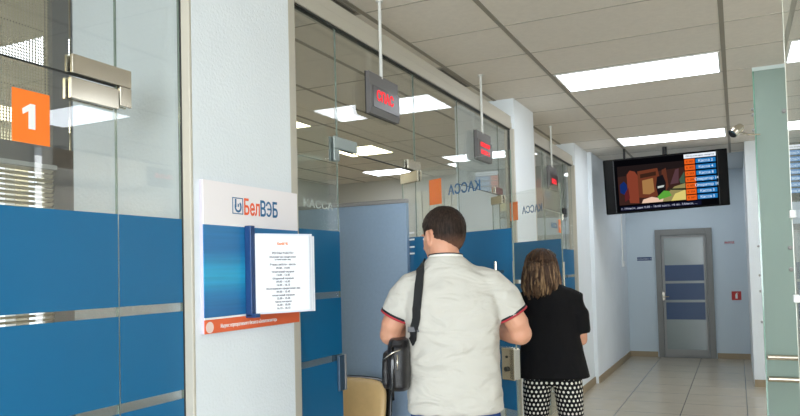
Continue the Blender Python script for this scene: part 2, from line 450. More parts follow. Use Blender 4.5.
# big office: blinds on the back wall, divider
bm = bmesh.new()
for k in range(9): B(bm, -4.55+k*.125, -4.55+k*.125+.105, 10.06, 10.085, .4, 2.75)
link('vertical_blind', bm, BLIND, label='cream vertical blind on the office back wall, seen above the slate blue divider', cat='blind')
t = empty('office_divider', (-2.4, 3.77, 0), label='slate blue partition screen standing inside the first open doorway', cat='office divider')
box('panel', SLATE, (-.9, .64, -.02, .02, .0, 1.905), t, bev=.003)
box('cap_rail', ALUG, (-.9, .64, -.026, .026, 1.905, 1.93), t, bev=.004)
t = empty('filing_cabinet', (-3.4, 9.75, 0), label='tall grey office cupboard against the back wall behind the glass', cat='cupboard')
box('body', WALLO, (-.5, .5, -.25, .3, 0, 2.0), t, bev=.004)
for s in (0, 1):
    d = box('door', mat('cupboard_grey', (170, 176, 176), .5), (-.49+s*.49, 0+s*.49, -.27, -.25, .05, 1.97), t, bev=.003)
    box('handle', CHROME, (-.05+s*.07, -.035+s*.07, -.285, -.27, 1.0, 1.15), d)

# vertical blinds of the big window opposite the counters (seen as a reflection)
BLV = bpy.data.materials.new('vertical_blind_fabric'); BLV.use_nodes = True
N = BLV.node_tree.nodes; L = BLV.node_tree.links; N.clear()
o_ = N.new('ShaderNodeOutputMaterial'); d_ = N.new('ShaderNodeBsdfDiffuse'); t_ = N.new('ShaderNodeBsdfTranslucent'); m_ = N.new('ShaderNodeMixShader')
d_.inputs[0].default_value = (.78, .74, .66, 1); t_.inputs[0].default_value = (.85, .80, .72, 1); m_.inputs[0].default_value = .6
L.new(d_.outputs[0], m_.inputs[1]); L.new(t_.outputs[0], m_.inputs[2]); L.new(m_.outputs[0], o_.inputs[0])
for i, (ya, yb, lab) in enumerate(((1.25, 5.0, 'long vertical fabric blind on the window opposite the pillar sign'), (5.1, 8.85, 'long vertical fabric blind on the window opposite the middle pillar'))):
    t = empty('vertical_blind', (3.22, ya, 0), label=lab, cat='blind')
    bm = bmesh.new(); y = 0
    while y < yb-ya-.1:
        B(bm, -.001, .001, y, y+.118, .88, 2.955, rot=Matrix.Rotation(.35, 3, 'Z'), piv=Vector((0, y+.06, 0))); y += .108
    link('slats', bm, BLV, t)
    box('rail', ALUG, (-.02, .02, 0, yb-ya-.05, 2.955, 2.978), t)
bm = bmesh.new(); B(bm, 3.27, 3.33, 1.2, 8.9, 2.53, 2.61)
for y in (1.2, 3.1, 5.0, 6.9, 8.85): B(bm, 3.28, 3.33, y, y+.05, .85, 2.98)
link('window_21', bm, ALUG, **st)

# ------------------------------------------------------------------ ceiling lights
LG = 'ceiling light panels'
def light_panel(x0, x1, y0, y1, label, m=DIFFW, group=LG):
    cx, cy = (x0+x1)/2, (y0+y1)/2; a, b = (x1-x0)/2, (y1-y0)/2
    t = empty('ceiling_light', (cx, cy, H), label=label, cat='ceiling light', group=group)
    bm = bmesh.new(); w = .014
    B(bm, -a, a, -b, -b+w, -.008, -.0005); B(bm, -a, a, b-w, b, -.008, -.0005)
    B(bm, -a, -a+w, -b+w, b-w, -.008, -.0005); B(bm, a-w, a, -b+w, b-w, -.008, -.0005)
    link('frame', bm, TROF, t)
    box('diffuser', m, (-a+w, a-w, -b+w, b-w, -.006, -.0005), t)
light_panel(-1.215, -.055, 5.33, 5.91, 'long bright ceiling light over the corridor above the man and woman, nearer of two')
light_panel(-1.215, -.055, 8.40, 8.95, 'long bright ceiling light just above the wall screen')
light_panel(-1.2, -.33, 11.0, 11.4, 'added fill light hidden above and behind the wall screen, before the far door')  # unseen panel added to brighten the far corridor walls
light_panel(-1.215, -.055, -3.8, -3.22, 'long fill light panel added to the ceiling behind the viewer')  # extra panel out of view, put in to boost the near light
light_panel(1.2, 2.36, -2.0, -1.42, 'fill light panel added over the waiting area behind the viewer')  # another unseen panel added for more light from behind
light_panel(-1.215, -.055, -.78, -.2, 'long ceiling light over the near end of the corridor')
light_panel(1.45, 2.36, 4.11, 4.68, 'ceiling light in the waiting area near the opposite window blinds')
light_panel(1.2, 2.36, 7.17, 7.73, 'ceiling light in the waiting area beyond the green glass screen')
light_panel(1.2, 2.36, 1.05, 1.63, 'ceiling light over the near end of the waiting area')
OG = 'office ceiling lights'
light_panel(-4.26, -3.63, 2.83, 4.07, 'long ceiling light seen through the wire mesh grille', group=OG)
light_panel(-4.38, -3.78, 5.33, 5.91, 'warm square office light just past the near pillar frame', DIFFY, OG)
light_panel(-4.38, -3.78, 7.16, 7.76, 'warm square office light seen right of the grey L-shaped fitting', DIFFY, OG)
light_panel(-4.95, -4.30, 9.02, 9.55, 'white office light above the slate divider, farthest in', DIFFW, OG)
light_panel(-3.6, -3.1, 9.02, 9.45, 'small white office light beside the small steel hinge fitting', DIFFW, OG)
light_panel(-5.4, -4.3, -1.4, -.8, 'added fill light at the near end of the office', DIFFY, OG)  # out of view, added to brighten the office
light_panel(-6.05, -5.5, 3.5, 5.9, 'long added fill light beside the office windows', DIFFY, OG)  # unseen fill, put in to lift the office behind the glass
light_panel(-5.4, -4.3, .4, 1.0, 'added fill light over the booth end of the office', DIFFY, OG)  # extra unseen light added for office brightness

def downlight(x, y, label):
    t = empty('ceiling_downlight', (x, y, H), label=label, cat='downlight')
    bm = bmesh.new(); tube(bm, [(.075*math.cos(a), .075*math.sin(a), -.006) for a in [2*PI*k/28 for k in range(28)]], .01, 8, closed=True); link('ring', bm, TROF, t)
    bm = bmesh.new(); cyl(bm, (0, 0, -.004), (0, 0, -.001), .07, 24); link('lens', bm, mat('frosted_lens', (220, 222, 220), .3), t)
downlight(1.91, 5.18, 'round recessed downlight over the waiting area')
# slot vents in the ceiling beside the glass wall
for (y0, y1, lab) in ((4.72, 5.29, 'dark slot vent in the ceiling between the two nearer hanging displays'), (3.0, 3.46, 'dark slot vent in the ceiling above the glass wall near the pillar sign')):
    t = empty('ceiling_vent', (-1.93, (y0+y1)/2, H), label=lab, cat='vent', group='slot vents beside the glazing')
    b = (y1-y0)/2
    bm = bmesh.new(); B(bm, -.045, -.037, -b, b, -.008, 0); B(bm, .037, .045, -b, b, -.008, 0); B(bm, -.037, .037, -b, -b+.008, -.008, 0); B(bm, -.037, .037, b-.008, b, -.008, 0); link('frame', bm, TBAR, t)
    bm = bmesh.new()
    for x in (-.02, 0, .02): B(bm, x-.006, x+.006, -b+.008, b-.008, -.006, -.001)
    link('blade', bm, mat('vent_dark', (98, 94, 86), .6), t)

# ------------------------------------------------------------------ hanging LED displays
def display(y0, z0, x, lines, label, flip=1, w=.38, h=.25):
    t = empty('hanging_display', (x, y0, z0), 0 if flip > 0 else PI, label=label, cat='LED display', group='hanging LED displays')
    # local: faces +X, width along Y centred, z from 0 to h
    bm = bmesh.new()
    prof = [(-.014, 0), (.008, 0), (.014, .03), (.016, h*.45), (.014, h*.7), (.006, h*.72), (.006, h), (-.014, h)]
    a = [bm.verts.new((px, -w/2, pz)) for px, pz in prof]; b = [bm.verts.new((px, w/2, pz)) for px, pz in prof]
    n = len(prof); bm.faces.new(a); bm.faces.new(b[::-1])
    for i in range(n): bm.faces.new((a[i], b[i], b[(i+1) % n], a[(i+1) % n]))
    link('housing', bm, HOUS, t)
    box('screen', HOUSD, (.0150, .0175, -w/2+.02, w/2-.012, .035, h*.68), t, bev=.001)
    box('back_plate', BLACKP, (-.019, -.014, -w/2-.004, w/2, -.002, h+.002), t, bev=.002)
    for txt, zz, sz, ww in lines:
        text('lettering', txt, sz, LED, frame_m((.0185, -ww/2-.01, zz), (0, 1, 0), (0, 0, 1)), t, width=ww, bold=.002)
    bm = bmesh.new(); cyl(bm, (0, -.02, h-.01), (0, -.02, H-z0), .009, 12)
    link('rod', bm, TROF, t)
    bm = bmesh.new(); cyl(bm, (0, -.02, H-z0-.008), (0, -.02, H-z0-.0005), .02, 16); link('ceiling_plate', bm, TROF, t)
    return t
display(3.385, 2.335, -1.708, [('СПАС', .078, .075, .20)], 'dark hanging display with one line of red letters, nearest over the open doorway', w=.345, h=.222)
display(5.06, 2.32, -1.708, [('ОПЕРАТОР', .100, .042, .22), ('КАССА 3', .045, .042, .2)], 'dark hanging display with two red lines, in front of the middle pillar', w=.33, h=.215)
display(7.28, 2.31, -1.708, [('КАССА', .06, .07, .2)], 'small dark hanging display with a red glow, beyond the middle pillar', w=.34, h=.24)
display(4.85, 2.33, 1.26, [('9.00-19.00', .075, .06, .26)], 'hanging display with red characters mirrored in the near glass panel', flip=-1, w=.36, h=.17)

# ------------------------------------------------------------------ pillar sign
t = empty('wall_sign', (-1.70, 2.201, 1.296), label='white, blue and orange bank sign board on the near white pillar', cat='sign')
x1 = .018; a = .292
box('backing_board', mat('sign_side_lilac', (200, 192, 214), .5), (0, x1-.004, -a, a, 0, .545), t, bev=.001)
box('white_panel', mat('sign_white', (246, 240, 242), .4), (x1-.004, x1, -a, a, .386, .545), t)
def streak_mat():
    m = mat('sign_blue_print', (30, 110, 170), .35)
    nt = m.node_tree; N = nt.nodes; L = nt.links; b = N['Principled BSDF']
    tc = N.new('ShaderNodeTexCoord'); mp = N.new('ShaderNodeMapping'); mp.inputs['Scale'].default_value = (1, 1.2, 45); L.new(tc.outputs['Object'], mp.inputs[0])
    n = N.new('ShaderNodeTexNoise'); n.inputs['Scale'].default_value = 1.5; n.inputs['Detail'].default_value = 2; L.new(mp.outputs[0], n.inputs['Vector'])
    sp = N.new('ShaderNodeSeparateXYZ'); L.new(tc.outputs['Object'], sp.inputs[0])
    r = N.new('ShaderNodeMapRange'); L.new(sp.outputs[2], r.inputs['Value']); r.inputs['From Min'].default_value = .08; r.inputs['From Max'].default_value = .39
    cr = N.new('ShaderNodeValToRGB'); L.new(r.outputs[0], cr.inputs[0])
    e = cr.color_ramp.elements; e[0].position = 0; e[0].color = (*lin((30, 106, 164)), 1); e[1].position = 1; e[1].color = (*lin((36, 120, 176)), 1)
    k = e.new(.4); k.color = (*lin((44, 170, 214)), 1); k = e.new(.18); k.color = (*lin((34, 128, 186)), 1); k = e.new(.7); k.color = (*lin((30, 116, 176)), 1)
    mr = N.new('ShaderNodeMapRange'); L.new(n.outputs['Fac'], mr.inputs['Value']); mr.inputs['To Min'].default_value = .75; mr.inputs['To Max'].default_value = 1.25
    vm = N.new('ShaderNodeVectorMath'); vm.operation = 'SCALE'; L.new(cr.outputs[0], vm.inputs[0]); L.new(mr.outputs[0], vm.inputs['Scale'])
    L.new(vm.outputs[0], b.inputs['Base Color']); return m
box('blue_panel', streak_mat(), (x1-.004, x1, -a, a, .056, .386), t)
box('orange_strip', mat('sign_orange', (232, 104, 60), .45), (x1-.004, x1, -a, a, 0, .049), t)
box('white_line', WHITEV, (x1-.004, x1, -a, a, .049, .056), t)
bm = bmesh.new(); cyl(bm, (x1, -a+.024, .022), (x1+.001, -a+.024, .022), .02, 24); link('round_badge', bm, mat('badge_pink', (240, 214, 206), .5), t)
sf = lambda y, z: frame_m((x1+.0004, y, z), (0, 1, 0), (0, 0, 1))
text('strip_lettering', 'Индекс корпоративного бизнеса «Бизнесмонитор»', .02, WHITEV, sf(-.21, .016), t, width=.34)
text('lettering', 'Бел', .084, mat('logo_orange', (236, 92, 40), .4), sf(-.066, .434), t, width=.096, bold=.0014)
LB = mat('logo_blue', (28, 100, 150), .4)
text('lettering', 'В', .084, LB, sf(.035, .434), t, width=.034, bold=.0014)
text('lettering', 'Б', .084, LB, sf(.115, .434), t, width=.034, bold=.0014)
bm = bmesh.new()
tube(bm, [(x1+.0006, .088+.0165*math.sin(A), .464+.0265*math.cos(A)) for A in [math.radians(-62+k*12.2) for k in range(25)]], [(.0042, .0012)]*25, 6, up=(1, 0, 0))
B(bm, x1, x1+.001, .080, .102, .4605, .4675); link('lettering', bm, LB, t)
bm = bmesh.new()
# square logo: thin outline, drop-shaped ring and a small core
cyc, czc = -.104, .464; q = .031
for (b0, b1, c0, c1) in ((-q, q, -q, -q+.0035), (-q, q, q-.0035, q), (-q, -q+.0035, -q, q), (q-.0035, q, -q, q)): B(bm, x1, x1+.001, cyc+b0, cyc+b1, czc+c0, czc+c1)
pts = [(x1+.0006, cyc+.002+.0165*math.cos(A), czc-.003+.018*math.sin(A)) for A in [math.radians(140+k*13) for k in range(22)]]
tube(bm, pts, [(.0042, .0012)]*22, 6, up=(1, 0, 0))
B(bm, x1, x1+.001, cyc-.016, cyc-.008, czc-.005, czc+.026); B(bm, x1, x1+.001, cyc+.0, cyc+.006, czc-.004, czc+.008)
link('logo', bm, LB, t)

# flip holder with schedule sheets
t = empty('flip_holder', (-1.6815, 2.145, 1.352), label='dark blue flip holder with white schedule sheets fixed to the pillar sign', cat='sheet holder')
box('spine', DARKB, (0, .03, -.012, .014, -.01, .335), t, bev=.003)
box('clip', DARKB, (.0, .045, -.012, .02, -.014, .0), t, bev=.002)
sheet_ang = math.radians(61)
for i, (da, wdt, zz) in enumerate(((0, .236, 0), (.04, .250, .004), (.08, .264, -.004), (.15, .235, 0))):
    ang = sheet_ang+da
    s = empty('sheet_frame', (.026, .012+i*.004, zz), ang); s.parent = t
    fr_ = box('sleeve', mat('sleeve_plastic_%d' % i, (226, 230, 240) if i < 3 else (60, 100, 160), .2, spec=.6), (.002, wdt, -.0012-.0*i, .0002, 0, .302), s)
    if i == 0:
        s_p = s
        box('paper', PAPER, (.006, .230, -.0022, -.0013, .005, .297), s)
    else:
        box('edge_strip', mat('sleeve_edge_%d' % i, (234, 236, 244), .3), (wdt-.006, wdt, -.002, .0012, 0, .302), s)
PM = lambda z: frame_m((.118, -.0024, z), (1, 0, 0), (0, 0, 1))
lines = [('БелВЭБ', .012, .262, .034, ORANGE), ('РЕЖИМ РАБОТЫ', .011, .226, .06, INK), ('Обслуживание юридических', .008, .212, .06, INK), ('и физических лиц', .008, .202, .045, INK),
         ('Режим работы - касса:', .010, .182, .075, INK), ('09.00 - 19.00', .011, .168, .045, INK), ('технический перерыв', .009, .154, .06, INK), ('13.00 - 13.45', .011, .141, .045, INK),
         ('Обеденный перерыв', .009, .128, .06, INK), ('09.00 - 16.00', .011, .115, .045, INK), ('16.00 - 18.15', .011, .102, .045, INK), ('Обслуживание юридических лиц', .009, .089, .11, INK),
         ('09.00 - 15.45', .011, .076, .045, INK), ('технический перерыв', .009, .063, .06, INK), ('13.00 - 13.45', .011, .050, .045, INK), ('Касса вечерняя', .009, .038, .06, INK), ('16.00 - 18.00', .011, .025, .045, INK), ('16.15 - 18.15', .011, .012, .045, INK)]
for tx, sz, z, w_, m_ in lines: text('print', tx, sz, m_, PM(z), s_p, align='CENTER', extrude=.0001, bold=.0006)

# ------------------------------------------------------------------ far door, signs
t = empty('door_5', (-.772, 12.13, 0), kind='structure', label='grey framed door with blue bands at the far end of the corridor')
FRG = mat('door_frame_grey', (128, 127, 124), .5)
a = .425
bm = bmesh.new(); B(bm, -a, -a+.09, -.05, 0, 0, 2.065, bev=.004); B(bm, a-.09, a, -.05, 0, 0, 2.065, bev=.004); B(bm, -a+.09, a-.09, -.05, 0, 1.965, 2.065, bev=.004); B(bm, -a+.09, a-.09, -.05, 0, 0, .015); link('door_frame', bm, FRG, t)
bm = bmesh.new(); i = .325
B(bm, -i-.005, -i+.03, -.045, -.01, .02, 1.96); B(bm, i-.03, i+.005, -.045, -.01, .02, 1.96); B(bm, -i+.03, i-.03, -.045, -.01, 1.925, 1.96); B(bm, -i+.03, i-.03, -.045, -.01, .02, .13)
lf = link('leaf_frame', bm, mat('leaf_frame_grey', (142, 141, 138), .5), t)
box('glass', mat('door_glass_grey', (138, 146, 144), .2, spec=.5), (-i+.03, i-.03, -.03, -.02, .13, 1.925), lf)
DB = mat('door_dark_blue', (22, 60, 102), .4)
for z0, z1 in ((.61, .885), (.925, 1.19), (1.23, 1.485)): box('blue_band', DB, (-i+.035, i-.035, -.033, -.0295, z0, z1), lf)
bm = bmesh.new(); cyl(bm, (-i+.0, -.045, .98), (-i+.0, -.09, .98), .01); tube(bm, [(-i, -.09, .98), (-i+.09, -.09, .98)], .009, 10, round_ends=.5); B(bm, -i-.02, -i+.02, -.05, -.044, .92, 1.05, bev=.002); link('handle', bm, CHROME, t)
# signs on the far wall
t = empty('door_plate', (-1.375, 12.13, 1.60), label='small dark blue name plate on the wall left of the far door', cat='sign')
box('plate', mat('plate_blue', (34, 66, 116), .4), (-.115, .115, -.01, 0, -.028, .028), t, bev=.003)
text('lettering', 'Операционный зал', .028, WHITEV, frame_m((0, -.0106, -.009), (1, 0, 0), (0, 0, 1)), t, align='CENTER', width=None)
RED = mat('sign_red', (190, 40, 38), .5)
t = empty('fire_sign', (-.03, 12.13, .985), label='red and white square fire extinguisher sign low on the far wall right of the door', cat='sign')
box('plate', RED, (-.068, .068, -.008, 0, -.068, .068), t, bev=.002)
bm = bmesh.new(); B(bm, -.016, .016, -.0092, -.008, -.045, .022, bev=.0); B(bm, -.007, .007, -.0092, -.008, .022, .036); B(bm, -.007, .026, -.0092, -.008, .036, .043); link('pictogram', bm, WHITEV, t)
t = empty('exit_sign', (-.10, 12.13, 1.82), label='small red lettered notice high on the far wall right of the door', cat='sign')
box('plate', mat('pale_plate', (176, 186, 196), .4), (-.075, .075, -.006, 0, -.025, .025), t)
text('lettering', 'ВЫХОД', .036, RED, frame_m((0, -.0066, -.013), (1, 0, 0), (0, 0, 1)), t, align='CENTER', bold=.001)
# cable conduit and box on the left wall end
t = empty('cable_duct', (-1.652, 11.6, 1.52), label='thin white cable duct with a small box on the left wall near the far corner', cat='cable duct')
box('duct', WHITEV, (0, .018, -.012, .012, .05, 1.455), t, bev=.002)
box('junction_box', WHITEV, (0, .035, -.045, .045, -.04, .05), t, bev=.006)

# ------------------------------------------------------------------ wall screen (TV) hung from the ceiling
tv = empty('hanging_screen', (-.766, 9.30, 2.525), label='large black flat screen hung from the ceiling showing a film and a queue list', cat='television')
tv.rotation_mode = 'QUATERNION'
Rm = Matrix.Rotation(.227, 3, 'Z') @ Matrix.Rotation(.132, 3, 'X') @ Matrix.Rotation(-.045, 3, 'Y')
tv.rotation_quaternion = Rm.to_quaternion()
TW, TH = .732, .348
box('casing', mat('tv_black', (5, 5, 6), .5, spec=.1), (-TW, TW, 0, .085, -TH, TH), tv, bev=.008)
BZ = mat('side_bezel', (7, 7, 8), .45, spec=.12)
for s in (-1, 1):
    a_, b_ = sorted((s*(TW-.012), s*(TW-.115))); box('speaker', BZ, (a_, b_, -.006, 0, -TH+.01, TH-.01), tv, bev=.003)
for s in (-1, 1):
    bm = bmesh.new(); B(bm, s*(TW-.119)-.003, s*(TW-.119)+.003, -.008, 0, -TH+.01, TH-.01)
    link('trim_line', bm, mat('trim_grey', (40, 40, 46), .4), tv)
box('screen', emis('screen_black', (10, 10, 14), .6), (-.60, .60, -.003, 0, -TH+.025, TH-.02), tv)
E_ = {}
def em(rgb, k=1.0):
    key = (rgb, k)
    if key not in E_: E_[key] = emis('screen_colour_%d' % len(E_), rgb, k)
    return E_[key]
# film picture made of coloured shapes
pic = [((-.56, .18), (-.22, .24), (60, 34, 28), [(-.565, -.235), (.225, -.235), (.225, .245), (-.565, .245)])]
shapes = [((58, 36, 32), [(-.57, -.24), (.225, -.24), (.225, .25), (-.57, .25)]),
          ((34, 26, 26), [(-.57, .12), (.225, .17), (.225, .25), (-.57, .25)]),
          ((132, 62, 44), [(-.44, -.22), (-.33, -.23), (-.32, .10), (-.36, .17), (-.42, .19), (-.46, .14), (-.46, -.1)]),
          ((108, 56, 38), [(-.33, .17), (-.09, .19), (-.06, .02), (-.08, -.15), (-.16, -.18), (-.33, -.16)]),
          ((60, 36, 26), [(-.30, .13), (-.11, .15), (-.11, .10), (-.30, .08)]),
          ((166, 122, 74), [(-.28, .05), (-.15, .07), (-.14, -.10), (-.20, -.13), (-.28, -.12)]),
          ((96, 52, 38), [(-.04, .16), (.01, .18), (.03, -.05), (-.01, -.12), (-.05, -.06)]),
          ((24, 22, 26), [(-.10, .08), (-.03, .10), (.00, .0), (-.01, -.14), (-.10, -.16), (-.12, -.04)]),
          ((200, 205, 200), [(-.10, -.04), (-.02, -.03), (-.03, -.055), (-.10, -.065)]),
          ((20, 44, 104), [(-.55, .02), (-.50, .06), (-.47, .02), (-.46, -.06), (-.50, -.11), (-.55, -.08)]),
          ((92, 34, 36), [(-.50, -.10), (-.45, -.02), (-.44, -.16), (-.50, -.20)]),
          ((150, 140, 90), [(-.14, -.235), (.225, -.235), (.225, -.03), (.10, -.06), (.0, -.14)]),
          ((236, 200, 176), [(-.30, -.235), (-.05, -.235), (-.04, -.20), (-.18, -.165), (-.28, -.19)]),
          ((92, 164, 60), [(-.09, -.21), (.06, -.17), (.03, -.11), (-.03, -.10), (-.11, -.17)]),
          ((222, 204, 120), [(.05, -.235), (.225, -.235), (.225, -.11), (.10, -.15)]),
          ((38, 46, 34), [(.02, -.08), (.225, -.09), (.225, -.115), (.06, -.10)]),
          ((88, 60, 66), [(.05, -.03), (.12, .15), (.16, .16), (.15, -.02)]),
          ((66, 92, 74), [(.16, .02), (.225, .12), (.225, -.03), (.17, -.03)])]
for i, (c, poly) in enumerate(shapes):
    bm = bmesh.new(); prism(bm, poly, -.0033-.0002*i-.0002, -.0033-.0002*i)
    link('film_shape', bm, em(c, .85), tv)
TM = lambda x, z: frame_m((x, -.0085, z), (1, 0, 0), (0, 0, 1))
box('list_header', em((225, 232, 240), 1.0), (.228, .598, -.006, -.003, .272, .322), tv)
text('header_print', 'Обслуживание клиентов', .03, em((60, 70, 90), .8), TM(.25, .287), tv, width=.33)
rows = ['Касса 2', 'Касса 4', 'Касса 8', 'Оператор 14', 'Оператор 10', 'Касса 3', 'Касса 5']
for i, nm in enumerate(rows):
    zt = .262-i*.0745
    box('row_number', em((232, 96, 30), .9), (.232, .352, -.006, -.003, zt-.062, zt), tv)
    box('row_name', em((34, 120, 186), .9), (.362, .592, -.006, -.003, zt-.058, zt-.004), tv)
    text('row_print', nm, .046, em((214, 232, 246), .9), frame_m((.477, -.0068, zt-.047), (1, 0, 0), (0, 0, 1)), tv, align='CENTER', bold=.0005)
    text('row_print', 'К 00%d' % (i+1), .036, em((90, 40, 20), .8), frame_m((.292, -.0068, zt-.044), (1, 0, 0), (0, 0, 1)), tv, align='CENTER')
box('ticker_bar', em((22, 24, 48), .7), (-.56, .40, -.005, -.003, -.312, -.262), tv)
text('ticker', 'г. Минск, дни 9.00 - 18.00 касс, +8 вс. Минск, ...', .034, em((190, 194, 214), .9), frame_m((-.55, -.0058, -.298), (1, 0, 0), (0, 0, 1)), tv, width=.9)
iRm = Rm.inverted()
for xx in (-.47, .0, .03):
    bm = bmesh.new()
    p0 = Vector((xx, .05, TH-.05)); top = iRm @ (Rm @ p0 + Vector((0, 0, H-.006-(2.525+(Rm@p0).z))))
    tube(bm, [p0, top], .014, 10)
    link('ceiling_bracket', bm, BLACKM, tv)

# ------------------------------------------------------------------ green glass screen on the right
t = empty('glass_screen', (.158, 5.93, 0), label='tall green frosted glass screen with steel push bars at the right of the corridor', cat='glass screen')
g = box('glass_panel', GLASSG, (.012, 1.25, -.006, .006, 0.01, H-.012), t)
bm = bmesh.new(); B(bm, .0, .012, -.0065, .0065, .01, H-.012); link('glass_edge', bm, GLEDGEG, t)
box('top_channel', mat('channel_pale', (196, 208, 204), .4), (.0, 1.25, -.012, .012, H-.03, H-.001), t)
for z, L_ in ((.795, 1.0), (.635, 1.0)):
    bm = bmesh.new()
    tube(bm, [(.02, -.07, z), (L_, -.07, z)], .021, 14, round_ends=.4)
    for xx in (.14, .9): cyl(bm, (xx, -.006, z+.0), (xx, -.07, z), .009)
    link('push_bar', bm, CHROME, t)
for z in (2.66, 2.62, 2.50, 1.62, 1.40, 1.28, 1.05):
    bm = bmesh.new(); tube(bm, [(-.008, -.018, z), (-.008, .018, z)], .009, 12, round_ends=.4); link('point_fixing', bm, ALUG, t)
for z in (2.62, 1.60, 1.44):
    bm = bmesh.new(); tube(bm, [(.20, -.006, z), (.20, -.03, z)], .016, 14, round_ends=.3); link('stand_off', bm, ALUG, t)
t = empty('spotlight', (.17, 5.90, 2.46), label='small steel adjustable spotlight clipped to the green glass screen edge', cat='spotlight')
bm = bmesh.new(); tube(bm, [(.025, 0, -.0), (-.06, -.0, .01), (-.10, 0, .03)], .006, 8); link('arm', bm, CHROME, t)
bm = bmesh.new(); tube(bm, [(-.165, -.03, .02), (-.15, -.02, .035), (-.105, .02, .07), (-.095, .03, .075)], [.036, .04, .034, .02], 18); link('lamp_head', bm, CHROME, t)
bm = bmesh.new(); cyl(bm, (-.1665, -.032, .0188), (-.164, -.0295, .021), .031, 18); link('lens', bm, BLACKP, t)
# near clear panel on the right
WY = 2.5
t = empty('glass_wing', (.165, WY, 0), label='clear glass panel end-on at the right side, nearest the viewer', cat='glass panel')
box('glass_panel', GLASS, (-.005, .005, -2.4, -.006, .01, H-.01), t)
box('glass_edge', mat('bright_glass_edge', (224, 222, 206), .2, spec=.8), (-.006, .006, -.006, .0, .01, H-.01), t)
for z in (1.645, 1.385):
    bm = bmesh.new(); B(bm, -.014, .014, -.045, -.018, z-.012, z+.012, bev=.003); link('clamp', bm, WHITEV, t)

# ------------------------------------------------------------------ chair in the booth
t = empty('visitor_chair', (-2.01, 3.30, 0), math.radians(-8), label='beige padded chair with a black shell back in the open doorway', cat='chair')
BEI = mat('beige_leatherette', (206, 174, 122), .5, noise=.04, nscale=20, bump=.05)
def pad(bm, w, h0, h1, y_at, th, r=.1):
    """rounded back pad: superellipse outline in XZ with slight curve"""
    cz = (h0+h1)/2; hz = (h1-h0)/2; n = 40
    rings = []
    for (s, dy) in ((.001, -th*.62), (.5, -th*.6), (.86, -th*.5), (.97, -th*.25), (1, 0), (.98, th*.3), (.9, th*.45), (.001, th*.5)):
        ring = []
        for k in range(n):
            A = 2*PI*k/n; ca, sa = math.cos(A), math.sin(A)
            x = w*s*math.copysign(abs(ca)**.45, ca); z = cz+hz*s*math.copysign(abs(sa)**.45, sa)
            ring.append(bm.verts.new((x, y_at(x, z)+dy, z)))
        rings.append(ring)
    for a, b in zip(rings, rings[1:]):
        for k in range(n): bm.faces.new((a[k], a[(k+1) % n], b[(k+1) % n], b[k]))
    bm.faces.new(rings[0]); bm.faces.new(rings[-1][::-1])
ya = lambda x, z: .19+(z-.5)*.16-x*x*.7
bm = bmesh.new(); pad(bm, .215, .52, .895, lambda x, z: ya(x, z)-.02, .045); link('backrest', bm, BEI, t, smooth=True)
bm = bmesh.new(); pad(bm, .235, .50, .90, lambda x, z: ya(x, z)+.02, .03); link('back_shell', bm, BLACKP, t, smooth=True)
bm = bmesh.new(); B(bm, -.23, .23, -.25, .19, .43, .49, bev=.025); link('seat', bm, BEI, t, smooth=True)
bm = bmesh.new(); B(bm, -.23, .23, -.25, .19, .41, .43, bev=.006); link('seat_pan', bm, BLACKP, t)
for sx in (-1, 1):
    for sy in (-1, 1):
        bm = bmesh.new(); tube(bm, [(sx*.2, sy*.19-.03, .415), (sx*.235, sy*.23-.03, .0)], .011, 10); link('leg', bm, BLACKM, t)
    bm = bmesh.new(); tube(bm, [(sx*.2, .14, .42), (sx*.2, .21, .47), (sx*.2, .22, .62)], .011, 10); link('back_support', bm, BLACKM, t)

# ------------------------------------------------------------------ people
def remesh_obj(name, bm, m, parent, vox, smooth_it=6, fac=.6, mods=None, **k):
    o = link(name, bm, m, parent, smooth=True, **k)
    r = o.modifiers.new('r', 'REMESH'); r.mode = 'VOXEL'; r.voxel_size = vox; r.use_smooth_shade = True
    s = o.modifiers.new('s', 'SMOOTH'); s.iterations = smooth_it; s.factor = fac
    return o
def loft(bm, levels, seg=32, exp=2.0):
    """levels: (z, cx, cy, a, b[, exp])"""
    rings = []
    for lv in levels:
        z, cx, cy, a, b = lv[:5]; e = 2/(lv[5] if len(lv) > 5 else exp)
        ring = []
        for k in range(seg):
            A = 2*PI*k/seg; ca, sa = math.cos(A), math.sin(A)
            ring.append(bm.verts.new((cx+a*math.copysign(abs(ca)**e, ca), cy+b*math.copysign(abs(sa)**e, sa), z)))
        rings.append(ring)
    for a, b in zip(rings, rings[1:]):
        for k in range(seg): bm.faces.new((a[k], a[(k+1) % seg], b[(k+1) % seg], b[k]))
    bm.faces.new(rings[0][::-1]); bm.faces.new(rings[-1])
def hand(bm, wrist, d, palm_n, side, sc=1.0):
    """wrist point, direction of fingers, palm normal; side = +1: thumb lies toward d x palm_n"""
    d = Vector(d).normalized(); n = Vector(palm_n).normalized(); s = d.cross(n).normalized()*side
    w = Vector(wrist)
    P = lambda a, b, c: w+d*a*sc+s*b*sc+n*c*sc
    tube(bm, [P(-.01, 0, 0), P(.02, 0, 0), P(.055, 0, .002), P(.085, -.002, .004)], [(.026*sc, .02*sc), (.032*sc, .017*sc), (.040*sc, .015*sc), (.038*sc, .012*sc)], 14, up=n, round_ends=.3)
    for b, ln in ((.028, .068), (.009, .078), (-.010, .072), (-.028, .055)):
        tube(bm, [P(.07, b, .003), P(.09+.0, b*1.05, .006), P(.09+ln*.45, b*1.1, .018), P(.09+ln*.75, b*1.1, .036), P(.09+ln*.88, b*1.1, .052)], [.0095*sc, .0092*sc, .0085*sc, .008*sc, .007*sc], 10, round_ends=.9)
    tube(bm, [P(.015, .024, .004), P(.042, .046, .014), P(.068, .058, .024), P(.09, .058, .034)], [.013*sc, .0115*sc, .010*sc, .0085*sc], 10, round_ends=.9)
